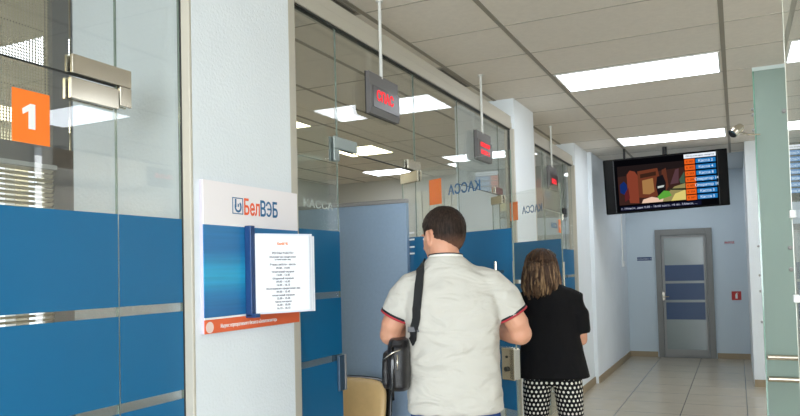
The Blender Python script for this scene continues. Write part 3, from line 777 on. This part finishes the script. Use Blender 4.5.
def head(bm, c, q, woman=False, s=1.0):
    """c = centre of skull, q = rotation matrix (face toward +Y); size about 0.23 m tall"""
    q4 = Matrix.Translation(c) @ q.to_4x4() @ Matrix.Scale(s, 4)
    b2 = bmesh.new()
    ball(b2, (0, -.012, .035), (.078, .096, .088), 24)      # cranium
    ball(b2, (0, .03, -.02), (.064, .068, .085), 20)        # face
    ball(b2, (0, .045, -.07), (.042, .045, .042), 16)       # jaw / chin
    ball(b2, (.03, .02, -.055), (.035, .05, .035), 14); ball(b2, (-.03, .02, -.055), (.035, .05, .035), 14)
    tube(b2, [(0, .09, .02), (0, .105, -.01), (0, .118, -.03)], [(.009, .008), (.012, .011), (.016, .012)], 10, round_ends=.8)  # nose
    ball(b2, (0, .088, -.066), (.024, .014, .006), 12); ball(b2, (0, .087, -.076), (.02, .014, .006), 12)
    for sx in (-1, 1):
        ball(b2, (sx*.031, .086, .022), (.02, .01, .006), 10)         # brow
        E2 = Matrix.Rotation(sx*.55, 3, 'Z')
        ball(b2, (sx*.087, -.006, -.006), (.011, .022, .036), 14, E2)  # ear
        ball(b2, (sx*.079, .010, -.030), (.008, .010, .012), 10)
    bmesh.ops.transform(b2, matrix=q4, verts=b2.verts)
    tmp = bpy.data.meshes.new('t'); b2.to_mesh(tmp); b2.free(); bm.from_mesh(tmp); bpy.data.meshes.remove(tmp)
def eyes(parent, c, q, s=1.0):
    q4 = Matrix.Translation(c) @ q.to_4x4() @ Matrix.Scale(s, 4)
    for sx in (-1, 1):
        bm = bmesh.new(); ball(bm, (sx*.031, .079, .004), (.0125, .010, .0075), 14); bmesh.ops.transform(bm, matrix=q4, verts=bm.verts)
        e = link('eye', bm, mat('eye_white', (236, 232, 226), .2), parent, smooth=True)
        bm = bmesh.new(); ball(bm, (sx*.031, .0865, .004), (.0055, .0035, .0055), 12); bmesh.ops.transform(bm, matrix=q4, verts=bm.verts)
        link('iris', bm, mat('iris_dark', (60, 44, 34), .2), e, smooth=True)
SKIN = mat('skin', (206, 150, 122), .5, noise=.05, nscale=14, bump=.05, bscale=120)
SKIN.node_tree.nodes['Principled BSDF'].inputs['Subsurface Weight'].default_value = .08
SKIN.node_tree.nodes['Principled BSDF'].inputs['Subsurface Scale'].default_value = .02
def cloth(name, rgb, fold=.5, rough=.85, sc=9, stretch=(1, 1, .6)):
    m = mat(name, rgb, rough, spec=.2)
    nt = m.node_tree; N = nt.nodes; L = nt.links; b = N['Principled BSDF']
    tc = N.new('ShaderNodeTexCoord'); mp = N.new('ShaderNodeMapping'); mp.inputs['Scale'].default_value = stretch; L.new(tc.outputs['Object'], mp.inputs[0])
    n = N.new('ShaderNodeTexNoise'); n.inputs['Scale'].default_value = sc; n.inputs['Detail'].default_value = 2; n.inputs['Distortion'].default_value = .6; L.new(mp.outputs[0], n.inputs['Vector'])
    n2 = N.new('ShaderNodeTexNoise'); n2.inputs['Scale'].default_value = 500; L.new(tc.outputs['Object'], n2.inputs['Vector'])
    ad = N.new('ShaderNodeMath'); ad.operation = 'MULTIPLY_ADD'; L.new(n2.outputs['Fac'], ad.inputs[0]); ad.inputs[1].default_value = .03; L.new(n.outputs['Fac'], ad.inputs[2])
    bp = N.new('ShaderNodeBump'); bp.inputs['Strength'].default_value = fold; bp.inputs['Distance'].default_value = .03
    L.new(ad.outputs[0], bp.inputs['Height']); L.new(bp.outputs[0], b.inputs['Normal'])
    return m
def torus_band(name, c, n, ra, rb, th, hgt, m, parent, seg=36, rx=None):
    """band around an elliptical cross-section with centre c, normal n"""
    bm = bmesh.new(); n = Vector(n).normalized(); a, b = basis(n, (0, 1, 0) if abs(n.y) < .9 else (1, 0, 0))
    if rx is not None: a = (Vector(rx)-n*Vector(rx).dot(n)).normalized(); b = n.cross(a)
    pts = [Vector(c)+a*ra*math.cos(2*PI*k/seg)+b*rb*math.sin(2*PI*k/seg) for k in range(seg)]
    for k in range(seg): pass
    rings = []
    for k in range(seg):
        o = (pts[k]-Vector(c)).normalized()
        rings.append([bm.verts.new(pts[k]+o*th*math.cos(t_)+n*hgt*math.sin(t_)) for t_ in [2*PI*j/8 for j in range(8)]])
    for k in range(seg):
        A, B_ = rings[k], rings[(k+1) % seg]
        for j in range(8): bm.faces.new((A[j], A[(j+1) % 8], B_[(j+1) % 8], B_[j]))
    return link(name, bm, m, parent, smooth=True)

# ---- man, local frame: +X his right, +Y forward, origin on the floor
MAN_RZ = math.radians(20)
man = empty('person', (-1.105, 2.80, 0), MAN_RZ, label='man seen from behind in a white polo shirt with a black shoulder bag', cat='person')
hc = Vector((-.035, .035, 1.642)); hq = Matrix.Rotation(math.radians(42), 3, 'Z') @ Matrix.Rotation(math.radians(-6), 3, 'X')
bm = bmesh.new()
head(bm, hc, hq, s=1.03)
tube(bm, [(-.012, -.015, 1.45), (-.022, -.012, 1.52), (-.035, .0, 1.60), (-.042, .015, 1.65)], [(.085, .075), (.068, .066), (.064, .066), (.06, .06)], 20, up=(0, 1, 0))
loft(bm, [(.84, 0, 0, .17, .12), (.95, 0, 0, .18, .13), (1.1, 0, .01, .17, .125), (1.3, 0, 0, .17, .12), (1.42, 0, -.005, .15, .08), (1.47, 0, -.01, .10, .06)], 28)
SH = 1.425
armL = [(-.15, -.01, SH+.02), (-.208, -.01, 1.375), (-.262, .0, 1.265), (-.272, .015, 1.225)]
armR = [(.145, -.01, SH+.02), (.210, -.01, 1.375), (.272, .0, 1.265), (.286, .015, 1.22)]
for A, s in ((armL, -1), (armR, 1)):
    tube(bm, A, [.036, .050, .050, .047], 16, round_ends=.5)
    e = Vector(A[-1]); w = e+Vector((-s*.10, .23, -.01))
    tube(bm, [e+Vector((s*.0, -.012, .002)), e+Vector((-s*.03, .07, .0)), e+Vector((-s*.065, .15, -.003)), w], [.049, .049, .039, .029], 16, round_ends=.8)
    hand(bm, w, (-s*.35, 1, -.05), (0, 0, -1) , -s if s > 0 else 1)
for s in (-1, 1):
    tube(bm, [(s*.09, 0, .90), (s*.10, .0, .70), (s*.105, .01, .48), (s*.105, -.01, .28), (s*.105, 0, .08)], [.095, .085, .06, .055, .038], 16)
    tube(bm, [(s*.105, -.04, .055), (s*.11, .06, .05), (s*.115, .15, .035)], [(.04, .045), (.042, .035), (.04, .025)], 14, round_ends=.8)
body = remesh_obj('body', bm, SKIN, man, .005, 3)
eyes(man, hc, hq, 1.03)

SHIRT = cloth('white_jersey', (197, 193, 184), .9, sc=7, stretch=(1, 1, 2.2))
bm = bmesh.new()
loft(bm, [(.905, .002, -.005, .205, .150, 2.5), (.96, .0, -.005, .203, .155, 2.5), (1.06, -.004, -.0, .199, .157, 2.4), (1.16, -.004, .0, .199, .155, 2.3), (1.28, -.004, -.01, .203, .150, 2.4),
          (1.38, -.004, -.015, .200, .135, 2.4), (1.435, -.006, -.015, .184, .115, 2.2), (1.477, -.010, -.012, .155, .098, 2.1), (1.512, -.014, -.010, .118, .086, 2), (1.543, -.020, -.006, .087, .074, 2), (1.56, -.023, -.003, .071, .068, 2)], 44)
for A, s in ((armL, -1), (armR, 1)):
    a = [Vector(p) for p in A]
    end = a[1].lerp(a[2], .68)
    tube(bm, [a[0]+Vector((-s*.05, 0, -.01)), a[0].lerp(a[1], .3)+Vector((0, 0, -.005)), a[1]+Vector((s*.004, 0, 0)), end], [(.066, .078), (.070, .078), (.069, .074), (.064, .070)], 24)
    # underarm drape
    tube(bm, [Vector((s*.17, 0, 1.33)), a[1].lerp(end, .6)+Vector((-s*.02, 0, -.015))], [.085, .055], 18)
shirt = remesh_obj('polo_shirt', bm, SHIRT, man, .008, 7)
tx = bpy.data.textures.new('folds', 'CLOUDS'); tx.noise_scale = .13; tx.noise_depth = 1
dm = shirt.modifiers.new('d', 'DISPLACE'); dm.texture = tx; dm.strength = .016; dm.mid_level = .5
tx2 = bpy.data.textures.new('fine_folds', 'CLOUDS'); tx2.noise_scale = .05; tx2.noise_depth = 0
dm2 = shirt.modifiers.new('d2', 'DISPLACE'); dm2.texture = tx2; dm2.strength = .006; dm2.mid_level = .5
CUFK = mat('cuff_black', (26, 24, 30), .8); CUFR = mat('cuff_red', (176, 48, 58), .8); CUFW = mat('collar_white', (236, 234, 226), .8)
for A, s in ((armL, -1), (armR, 1)):
    a = [Vector(p) for p in A]; end = a[1].lerp(a[2], .68); n = (a[2]-a[1]).normalized()
    for off, m_ in ((-.012, CUFK), (-.004, CUFR)):
        torus_band('cuff_band', end+n*off, n, .0635, .0695, .0042, .0048, m_, man, rx=basis(n, (0, 0, 1))[0])
torus_band('collar_band', (-.023, -.004, 1.557), (.0, .10, 1), .069, .070, .005, .006, CUFW, man, rx=(1, 0, 0))
torus_band('collar_stripe', (-.024, -.003, 1.563), (.0, .10, 1), .0705, .0715, .005, .003, CUFK, man, rx=(1, 0, 0))
JEAN = cloth('blue_denim', (40, 74, 138), .5)
bm = bmesh.new()
loft(bm, [(.78, 0, 0, .17, .13), (.86, 0, 0, .19, .14), (.95, 0, 0, .185, .135)], 28)
for s in (-1, 1):
    tube(bm, [(s*.088, 0, .88), (s*.10, .0, .72), (s*.108, .012, .48), (s*.108, -.005, .28), (s*.108, 0, .07)], [.105, .1, .078, .072, .075], 18)
remesh_obj('trousers', bm, JEAN, man, .01, 6)
for s in (-1, 1):
    bm = bmesh.new()
    tube(bm, [(s*.108, -.06, .05), (s*.112, .03, .055), (s*.118, .12, .042), (s*.12, .19, .034)], [(.042, .05), (.048, .05), (.052, .038), (.042, .03)], 18, round_ends=.7)
    B(bm, s*.113-.05, s*.113+.05, -.10, .22, .0, .03, bev=.012)
    remesh_obj('shoe', bm, BLACKP, man, .006, 4)
# short dark hair: offset shell over the cranium, cut along the hairline
def hair_shell(name, c, q, m, parent, s=1.0, grow=.009, keep=None, thick=.008):
    bm = bmesh.new()
    bmesh.ops.create_icosphere(bm, subdivisions=5, radius=1)
    for v in bm.verts:
        p = v.co.copy()
        v.co = Vector((p.x*(.078+grow), p.y*(.096+grow)-.012, p.z*(.088+grow)+.035))
        if v.co.z < .02:   # follow the back of the head down to the nape
            k = (.02-v.co.z)/.09
            v.co.z -= k*.022; v.co.y -= .006*k; v.co.x *= 1+.0*k
    dead = [v for v in bm.verts if not keep(v.co)]
    bmesh.ops.delete(bm, geom=dead, context='VERTS')
    for v in bm.verts:
        n_ = v.co.normalized(); v.co += n_*random.uniform(-.0012, .0018)
    bmesh.ops.transform(bm, matrix=Matrix.Translation(c) @ q.to_4x4() @ Matrix.Scale(s, 4), verts=bm.verts)
    o = link(name, bm, m, parent, smooth=True)
    so = o.modifiers.new('s', 'SOLIDIFY'); so.thickness = thick; so.offset = -1
    return o
def hair_mat(name, c1, c2, sc=60):
    m = mat(name, c1, .6, spec=.3)
    nt = m.node_tree; N = nt.nodes; L = nt.links; b = N['Principled BSDF']
    tc = N.new('ShaderNodeTexCoord'); mp = N.new('ShaderNodeMapping'); mp.inputs['Scale'].default_value = (1, 1, .18); L.new(tc.outputs['Object'], mp.inputs[0])
    n = N.new('ShaderNodeTexNoise'); n.inputs['Scale'].default_value = sc*3; n.inputs['Detail'].default_value = 3; L.new(mp.outputs[0], n.inputs['Vector'])
    cr = N.new('ShaderNodeValToRGB'); L.new(n.outputs['Fac'], cr.inputs[0]); e = cr.color_ramp.elements
    e[0].position = .36; e[0].color = (*lin(c1), 1); e[1].position = .68; e[1].color = (*lin(c2), 1)
    L.new(cr.outputs[0], b.inputs['Base Color'])
    bp = N.new('ShaderNodeBump'); bp.inputs['Strength'].default_value = .8; bp.inputs['Distance'].default_value = .004; L.new(n.outputs['Fac'], bp.inputs['Height']); L.new(bp.outputs[0], b.inputs['Normal'])
    return m
def scalp(p):
    x, y, z = p; ax = abs(x)
    if y > .05 and z < .07: return False                       # forehead
    if y > .012: return z > .015+(y-.012)*.9 or (y < .03 and ax > .05 and z > -.012)
    if y > -.032 and ax > .05: return z > .026                 # over and around the ear
    return z > -.075+.55*max(0, ax-.035)+.35*max(0, y+.07)
def grad_z(m, other, z0, z1):
    """the hair's own colour changes along its height from `other` (low) to the base (high)"""
    nt = m.node_tree; N = nt.nodes; L = nt.links; b = N['Principled BSDF']
    src = b.inputs['Base Color'].links[0].from_socket
    tc = N.new('ShaderNodeTexCoord'); sp_ = N.new('ShaderNodeSeparateXYZ'); L.new(tc.outputs['Object'], sp_.inputs[0])
    mr = N.new('ShaderNodeMapRange'); L.new(sp_.outputs[2], mr.inputs['Value']); mr.inputs['From Min'].default_value = z0; mr.inputs['From Max'].default_value = z1
    mx = N.new('ShaderNodeMix'); mx.data_type = 'RGBA'; L.new(mr.outputs[0], mx.inputs['Factor']); mx.inputs['A'].default_value = (*lin(other), 1); L.new(src, mx.inputs['B'])
    L.new(mx.outputs['Result'], b.inputs['Base Color']); b.inputs['Specular IOR Level'].default_value = .15; return m
hair_shell('hair', hc, hq, grad_z(hair_mat('dark_brown_hair', (26, 20, 17), (60, 46, 38)), (124, 88, 70), 1.565, 1.655), man, 1.03, grow=.008, keep=scalp, thick=.007)

# shirt surface lookup for the strap
bpy.context.view_layer.update()
dg = bpy.context.evaluated_depsgraph_get()
ev = shirt.evaluated_get(dg); me = ev.to_mesh()
bvh = BVHTree.FromPolygons([v.co.copy() for v in me.vertices], [list(p.vertices) for p in me.polygons])
def surf(p, off=.006):
    co, n_, i_, d_ = bvh.find_nearest(Vector(p)); return co+n_*off, n_
# ---- shoulder bag
bag = empty('shoulder_bag', (-1.105, 2.80, 0), MAN_RZ, label='black leather shoulder bag hanging at the left hip of the man in white', cat='bag')
LEA = mat('black_leather', (26, 24, 26), .38, bump=.2, bscale=150, spec=.5)
STR = mat('black_webbing', (22, 22, 24), .7, bump=.2, bscale=300)
sp = [(-.222, -.14, 1.20), (-.215, -.16, 1.22), (-.185, -.18, 1.28), (-.165, -.18, 1.35), (-.15, -.15, 1.43), (-.136, -.09, 1.50), (-.128, .0, 1.54), (-.138, .08, 1.49), (-.155, .14, 1.38), (-.18, .17, 1.28), (-.215, .15, 1.2), (-.23, .08, 1.19)]
bm = bmesh.new(); rings = []
fine = []
for i in range(len(sp)-1):
    for k in range(5): fine.append(Vector(sp[i]).lerp(Vector(sp[i+1]), k/5))
fine.append(Vector(sp[-1]))
cs = [surf(p) for p in fine]
for i, (co, n_) in enumerate(cs):
    t_ = (cs[min(i+1, len(cs)-1)][0]-cs[max(i-1, 0)][0]).normalized(); sd = t_.cross(n_).normalized()*.0195
    rings.append([bm.verts.new(co+sd), bm.verts.new(co+sd+n_*.003), bm.verts.new(co-sd+n_*.003), bm.verts.new(co-sd)])
for a, b in zip(rings, rings[1:]):
    for k in range(4): bm.faces.new((a[k], a[(k+1) % 4], b[(k+1) % 4], b[k]))
bm.faces.new(rings[0]); bm.faces.new(rings[-1][::-1])
link('strap', bm, STR, bag, smooth=False)
bm = bmesh.new()

# soft body, slightly tilted, hung beside the hip
def bagbody(bm, cx, cy, z0, z1, a, b, tilt=0):
    cx += .016; z0 += .04; z1 += .012
    loft(bm, [(z0, cx, cy, a*.75, b*.7, 3.5), (z0+.02, cx, cy, a*.97, b*1.0, 3.5), ((z0+z1)/2, cx, cy, a, b*1.05, 3.5), (z1-.03, cx, cy, a*.96, b*.9, 3.5), (z1, cx, cy, a*.85, b*.6, 3)], 32)
bagbody(bm, -.243, -.05, .965, 1.205, .048, .125)
remesh_obj('bag_body', bm, LEA, bag, .006, 4)
bm = bmesh.new(); bagbody(bm, -.293, -.055, .975, 1.15, .02, .10); remesh_obj('front_pocket', bm, LEA, bag, .005, 4)
bm = bmesh.new()
tube(bm, [(-.243, -.165, 1.19), (-.243, -.188, 1.14), (-.245, -.192, 1.04), (-.245, -.185, .98)], .006, 8); link('piping', bm, BLACKP, bag, smooth=True)
bm = bmesh.new(); tube(bm, [(-.285, -.16, 1.14), (-.243, -.178, 1.17), (-.21, -.16, 1.18)], .0035, 8); tube(bm, [(-.225, -.172, 1.16), (-.225, -.178, 1.10)], .004, 8); link('zip', bm, CHROME, bag, smooth=True)
bm = bmesh.new()
rp, rn = cs[7]; B(bm, rp.x-.024, rp.x+.024, rp.y-.008, rp.y-.002, rp.z-.012, rp.z+.012, bev=.002); link('buckle', bm, mat('buckle_dark', (50, 50, 52), .3, metal=.6), bag)
for p0, p1 in (((-.225, -.15, 1.215), (-.24, -.14, 1.17)), ((-.23, .08, 1.19), (-.24, .06, 1.16))):
    bm = bmesh.new(); tube(bm, [p0, p1], [(.018, .004)]*2, 10, up=(0, 1, 0)); link('strap_tab', bm, LEA, bag)
ev.to_mesh_clear()

# ---- woman
WRZ = math.radians(12)
wom = empty('person', (-1.015, 4.15, 0), WRZ, label='woman seen from behind in a black top and black trousers with white dots', cat='person')
wc = Vector((-.045, .02, 1.485)); wq = Matrix.Rotation(math.radians(6), 3, 'Z') @ Matrix.Rotation(math.radians(-22), 3, 'X')
bm = bmesh.new()
head(bm, wc, wq, s=.96)
tube(bm, [(-.01, -.02, 1.32), (-.02, -.01, 1.38), (-.035, .0, 1.43), (-.04, .01, 1.46)], [(.07, .06), (.054, .052), (.05, .05), (.048, .05)], 18, up=(0, 1, 0))
loft(bm, [(.84, 0, 0, .15, .11), (.95, 0, 0, .15, .11), (1.1, 0, .0, .14, .10), (1.24, 0, 0, .13, .09), (1.30, 0, -.005, .11, .07), (1.35, 0, -.01, .07, .05)], 26)
wL = [(-.135, -.01, 1.325), (-.160, -.01, 1.23), (-.172, .0, 1.10), (-.174, .01, 1.07)]
wR = [(.135, -.01, 1.325), (.160, -.01, 1.23), (.172, .0, 1.10), (.174, .01, 1.07)]
for A, s in ((wL, -1), (wR, 1)):
    tube(bm, A, [.036, .040, .038, .036], 14, round_ends=.5)
    e = Vector(A[-1]); w = e+Vector((-s*.05, .22, -.01))
    tube(bm, [e+Vector((0, -.008, 0)), e+Vector((-s*.015, .08, 0)), w], [.037, .034, .023], 14, round_ends=.8)
    hand(bm, w, (-s*.3, 1, -.05), (0, 0, -1), -s if s > 0 else 1, .88)
for s in (-1, 1):
    tube(bm, [(s*.085, 0, .84), (s*.10, .0, .65), (s*.105, .01, .45), (s*.105, -.015, .26), (s*.105, -.01, .08)], [.08, .075, .05, .048, .033], 14)
    tube(bm, [(s*.105, -.035, .05), (s*.11, .05, .045), (s*.113, .13, .03)], [(.034, .04), (.036, .03), (.034, .02)], 12, round_ends=.8)
remesh_obj('body', bm, SKIN, wom, .006, 5)
eyes(wom, wc, wq, .96)
BT = cloth('black_knit', (17, 16, 18), .5)
bm = bmesh.new()
loft(bm, [(.852, .0, -.01, .218, .15, 2.3), (.90, .0, -.01, .208, .148, 2.3), (1.0, -.0, -.005, .186, .136, 2.2), (1.12, -.0, .0, .168, .125, 2.2), (1.22, .0, -.005, .160, .12, 2.2), (1.31, .0, -.01, .162, .10, 2.3), (1.36, -.003, -.012, .14, .085, 2.2), (1.392, -.008, -.012, .092, .066), (1.405, -.01, -.01, .07, .06)], 40)
for A, s in ((wL, -1), (wR, 1)):
    a = [Vector(p) for p in A]
    tube(bm, [a[0]+Vector((-s*.04, 0, 0)), a[0]+Vector((s*.01, 0, -.02)), a[1]+Vector((s*.006, 0, 0)), a[2]+Vector((s*.004, 0, .01))], [.060, .062, .058, .055], 20)
    tube(bm, [Vector((s*.14, 0, 1.23)), a[1]+Vector((-s*.02, 0, -.02))], [.06, .045], 14)
remesh_obj('black_top', bm, BT, wom, .008, 5)
def dots_mat():
    m = mat('white_dots_on_black', (18, 18, 20), .8, spec=.2)
    nt = m.node_tree; N = nt.nodes; L = nt.links; b = N['Principled BSDF']
    uv = N.new('ShaderNodeUVMap'); sp_ = N.new('ShaderNodeSeparateXYZ'); L.new(uv.outputs[0], sp_.inputs[0])
    def M_(op, a, b_=None, c=None):
        n = N.new('ShaderNodeMath'); n.operation = op
        for i, v in enumerate((a, b_, c)):
            if v is None: continue
            if isinstance(v, (int, float)): n.inputs[i].default_value = v
            else: L.new(v, n.inputs[i])
        return n.outputs[0]
    def dots(ox, oy, px=.030, py=.052, r=.0078):
        u = M_('SUBTRACT', M_('WRAP', M_('ADD', sp_.outputs[0], ox), px, 0.0), px/2)
        v = M_('SUBTRACT', M_('WRAP', M_('ADD', sp_.outputs[1], oy), py, 0.0), py/2)
        d2_ = M_('ADD', M_('MULTIPLY', u, u), M_('MULTIPLY', v, v))
        return M_('LESS_THAN', d2_, r*r)
    mx = M_('MAXIMUM', dots(0, 0), dots(.015, .026))
    mi = N.new('ShaderNodeMix'); mi.data_type = 'RGBA'; L.new(mx, mi.inputs['Factor'])
    mi.inputs['A'].default_value = (*lin((18, 18, 20)), 1); mi.inputs['B'].default_value = (*lin((236, 232, 220)), 1)
    L.new(mi.outputs['Result'], b.inputs['Base Color']); return m
DOT = dots_mat()
bm = bmesh.new()
def leg_loft(bm, s):
    lv = [(.92, s*.078, 0, .085, .13), (.84, s*.084, -.01, .088, .13), (.77, s*.092, -.008, .084, .112), (.66, s*.098, 0, .076, .09), (.55, s*.104, .01, .068, .074), (.46, s*.104, .012, .058, .062), (.34, s*.104, -.008, .058, .062), (.22, s*.104, -.012, .05, .054), (.10, s*.104, -.008, .044, .048)]
    uvl = bm.loops.layers.uv.verify(); seg = 32; rings = []
    for z, cx, cy, a, b in lv: rings.append([bm.verts.new((cx+a*math.cos(2*PI*k/seg), cy+b*math.sin(2*PI*k/seg), z)) for k in range(seg)])
    for i in range(len(lv)-1):
        for k in range(seg):
            fc = bm.faces.new((rings[i][k], rings[i][(k+1) % seg], rings[i+1][(k+1) % seg], rings[i+1][k]))
            for lp, (kk, ii) in zip(fc.loops, ((k, i), (k+1, i), (k+1, i+1), (k, i+1))): lp[uvl].uv = ((kk/seg-.75)*.60, lv[ii][0])
    bm.faces.new(rings[0]); bm.faces.new(rings[-1][::-1])
leg_loft(bm, -1); leg_loft(bm, 1)
loft(bm, [(.80, 0, -.005, .05, .09), (.815, 0, -.005, .10, .12), (.86, 0, -.005, .165, .13), (.92, 0, -.005, .16, .125)], 32)
uvl = bm.loops.layers.uv.verify()
for fc in bm.faces:
    if all(lp[uvl].uv.length < 1e-6 for lp in fc.loops):
        for lp in fc.loops: lp[uvl].uv = (lp.vert.co.x, lp.vert.co.z)
tr = link('dotted_trousers', bm, DOT, wom, smooth=True)
su = tr.modifiers.new('s', 'SUBSURF'); su.levels = su.render_levels = 2
for s in (-1, 1):
    bm = bmesh.new()
    tube(bm, [(s*.105, -.05, .045), (s*.108, .03, .045), (s*.112, .11, .034), (s*.113, .165, .028)], [(.036, .04), (.04, .04), (.042, .03), (.034, .022)], 16, round_ends=.7)
    B(bm, s*.108-.04, s*.108+.04, -.085, .19, 0, .022, bev=.01)
    remesh_obj('shoe', bm, BLACKP, wom, .006, 4)
# hair: cap plus many wavy locks
HW = hair_mat('light_brown_hair', (58, 40, 30), (112, 84, 60), 30)
HW2 = hair_mat('blond_tips', (104, 78, 54), (186, 152, 112), 30)
def root_to_tip(m, dark):
    nt = m.node_tree; N = nt.nodes; L = nt.links; b = N['Principled BSDF']
    src = b.inputs['Base Color'].links[0].from_socket
    tc = N.new('ShaderNodeTexCoord'); sp_ = N.new('ShaderNodeSeparateXYZ'); L.new(tc.outputs['Object'], sp_.inputs[0])
    mr = N.new('ShaderNodeMapRange'); L.new(sp_.outputs[2], mr.inputs['Value']); mr.inputs['From Min'].default_value = 1.38; mr.inputs['From Max'].default_value = 1.56
    mx = N.new('ShaderNodeMix'); mx.data_type = 'RGBA'; L.new(mr.outputs[0], mx.inputs['Factor']); L.new(src, mx.inputs['A']); mx.inputs['B'].default_value = (*lin(dark), 1)
    L.new(mx.outputs['Result'], b.inputs['Base Color'])
root_to_tip(HW, (62, 43, 32)); root_to_tip(HW2, (88, 62, 44))
bm = bmesh.new()
ball(bm, (0, -.03, .02), (.092, .098, .105), 24); ball(bm, (0, -.05, -.05), (.09, .075, .085), 20)
bmesh.ops.transform(bm, matrix=Matrix.Translation(wc) @ wq.to_4x4() @ Matrix.Scale(.98, 4), verts=bm.verts)
hcap = remesh_obj('hair', bm, HW, wom, .007, 4)
bm = bmesh.new(); rnd = random.Random(3)
for i in range(230):
    az = rnd.uniform(-2.75, 2.75)             # 0 = back
    if abs(az) > 2.2 and rnd.random() < .5: continue
    out = Vector((math.sin(az), -math.cos(az), 0)); R = rnd.uniform(.088, .116); zend = rnd.uniform(-.20, -.14)
    if abs(az) < .6: zend += .02
    ph = rnd.uniform(0, 6.28); wv = rnd.uniform(.003, .009); el0 = rnd.uniform(.35, 1.45)
    pts = []
    for k in range(10):
        f_ = k/9
        if f_ < .45:
            e_ = el0*(1-f_/.45); rr = (.094+rnd.uniform(-.001, .001))*math.cos(e_); z = wc.z+.02+.108*math.sin(e_)
        else:
            g_ = (f_-.45)/.55; rr = .094+(R-.094)*math.sin(min(1, g_*1.5)*PI/2)-(.02*max(0, g_-.7)/.3); z = wc.z+.02+(zend-.02)*g_
        q_ = Vector((wc.x+out.x*rr, wc.y-.032+out.y*rr, z))
        q_ += Vector((math.sin(ph+f_*11), math.cos(ph+f_*9), 0))*wv*f_
        pts.append(q_)
    r_ = rnd.uniform(.005, .0085)
    tube(bm, pts, [r_*.8, r_*.9, r_, r_, r_*1.1, r_*1.1, r_, r_*.9, r_*.7, r_*.35], 6, mi=1 if rnd.random() < (.3 if abs(az) < 1 else .6) else 0)
link('hair_locks', bm, [HW, HW2], hcap, smooth=True)
# sunglasses pushed up on the head
t = empty('sunglasses', (-1.015, 4.15, 0), WRZ, label='black sunglasses pushed up on top of the head of the woman in black', cat='sunglasses')
bm = bmesh.new(); tube(bm, [wc+Vector((.02, -.055, .112)), wc+Vector((.05, -.04, .108)), wc+Vector((.085, .01, .085))], [(.008, .012), (.01, .014), (.007, .01)], 10, round_ends=.6)
tube(bm, [wc+Vector((.085, .01, .085)), wc+Vector((.04, .06, .105)), wc+Vector((-.04, .06, .105)), wc+Vector((-.085, .01, .085))], .006, 8); link('frame', bm, BLACKP, t, smooth=True)
for s in (-1, 1):
    bm = bmesh.new(); ball(bm, wc+Vector((s*.035, .062, .108)), (.026, .006, .02), 14); link('lens', bm, BLACKP, t, smooth=True)
# paper held in her right hand
t = empty('paper_sheet', (-1.015, 4.15, 0), WRZ, label='white paper held by the woman in black at her right side', cat='paper')
wR_w = Vector(wR[-1])+Vector((-.05, .22, -.01))
bm = bmesh.new(); B(bm, wR_w.x-.06, wR_w.x+.03, wR_w.y+.05, wR_w.y+.053, wR_w.z-.17, wR_w.z-.02); link('sheet', bm, PAPER, t)
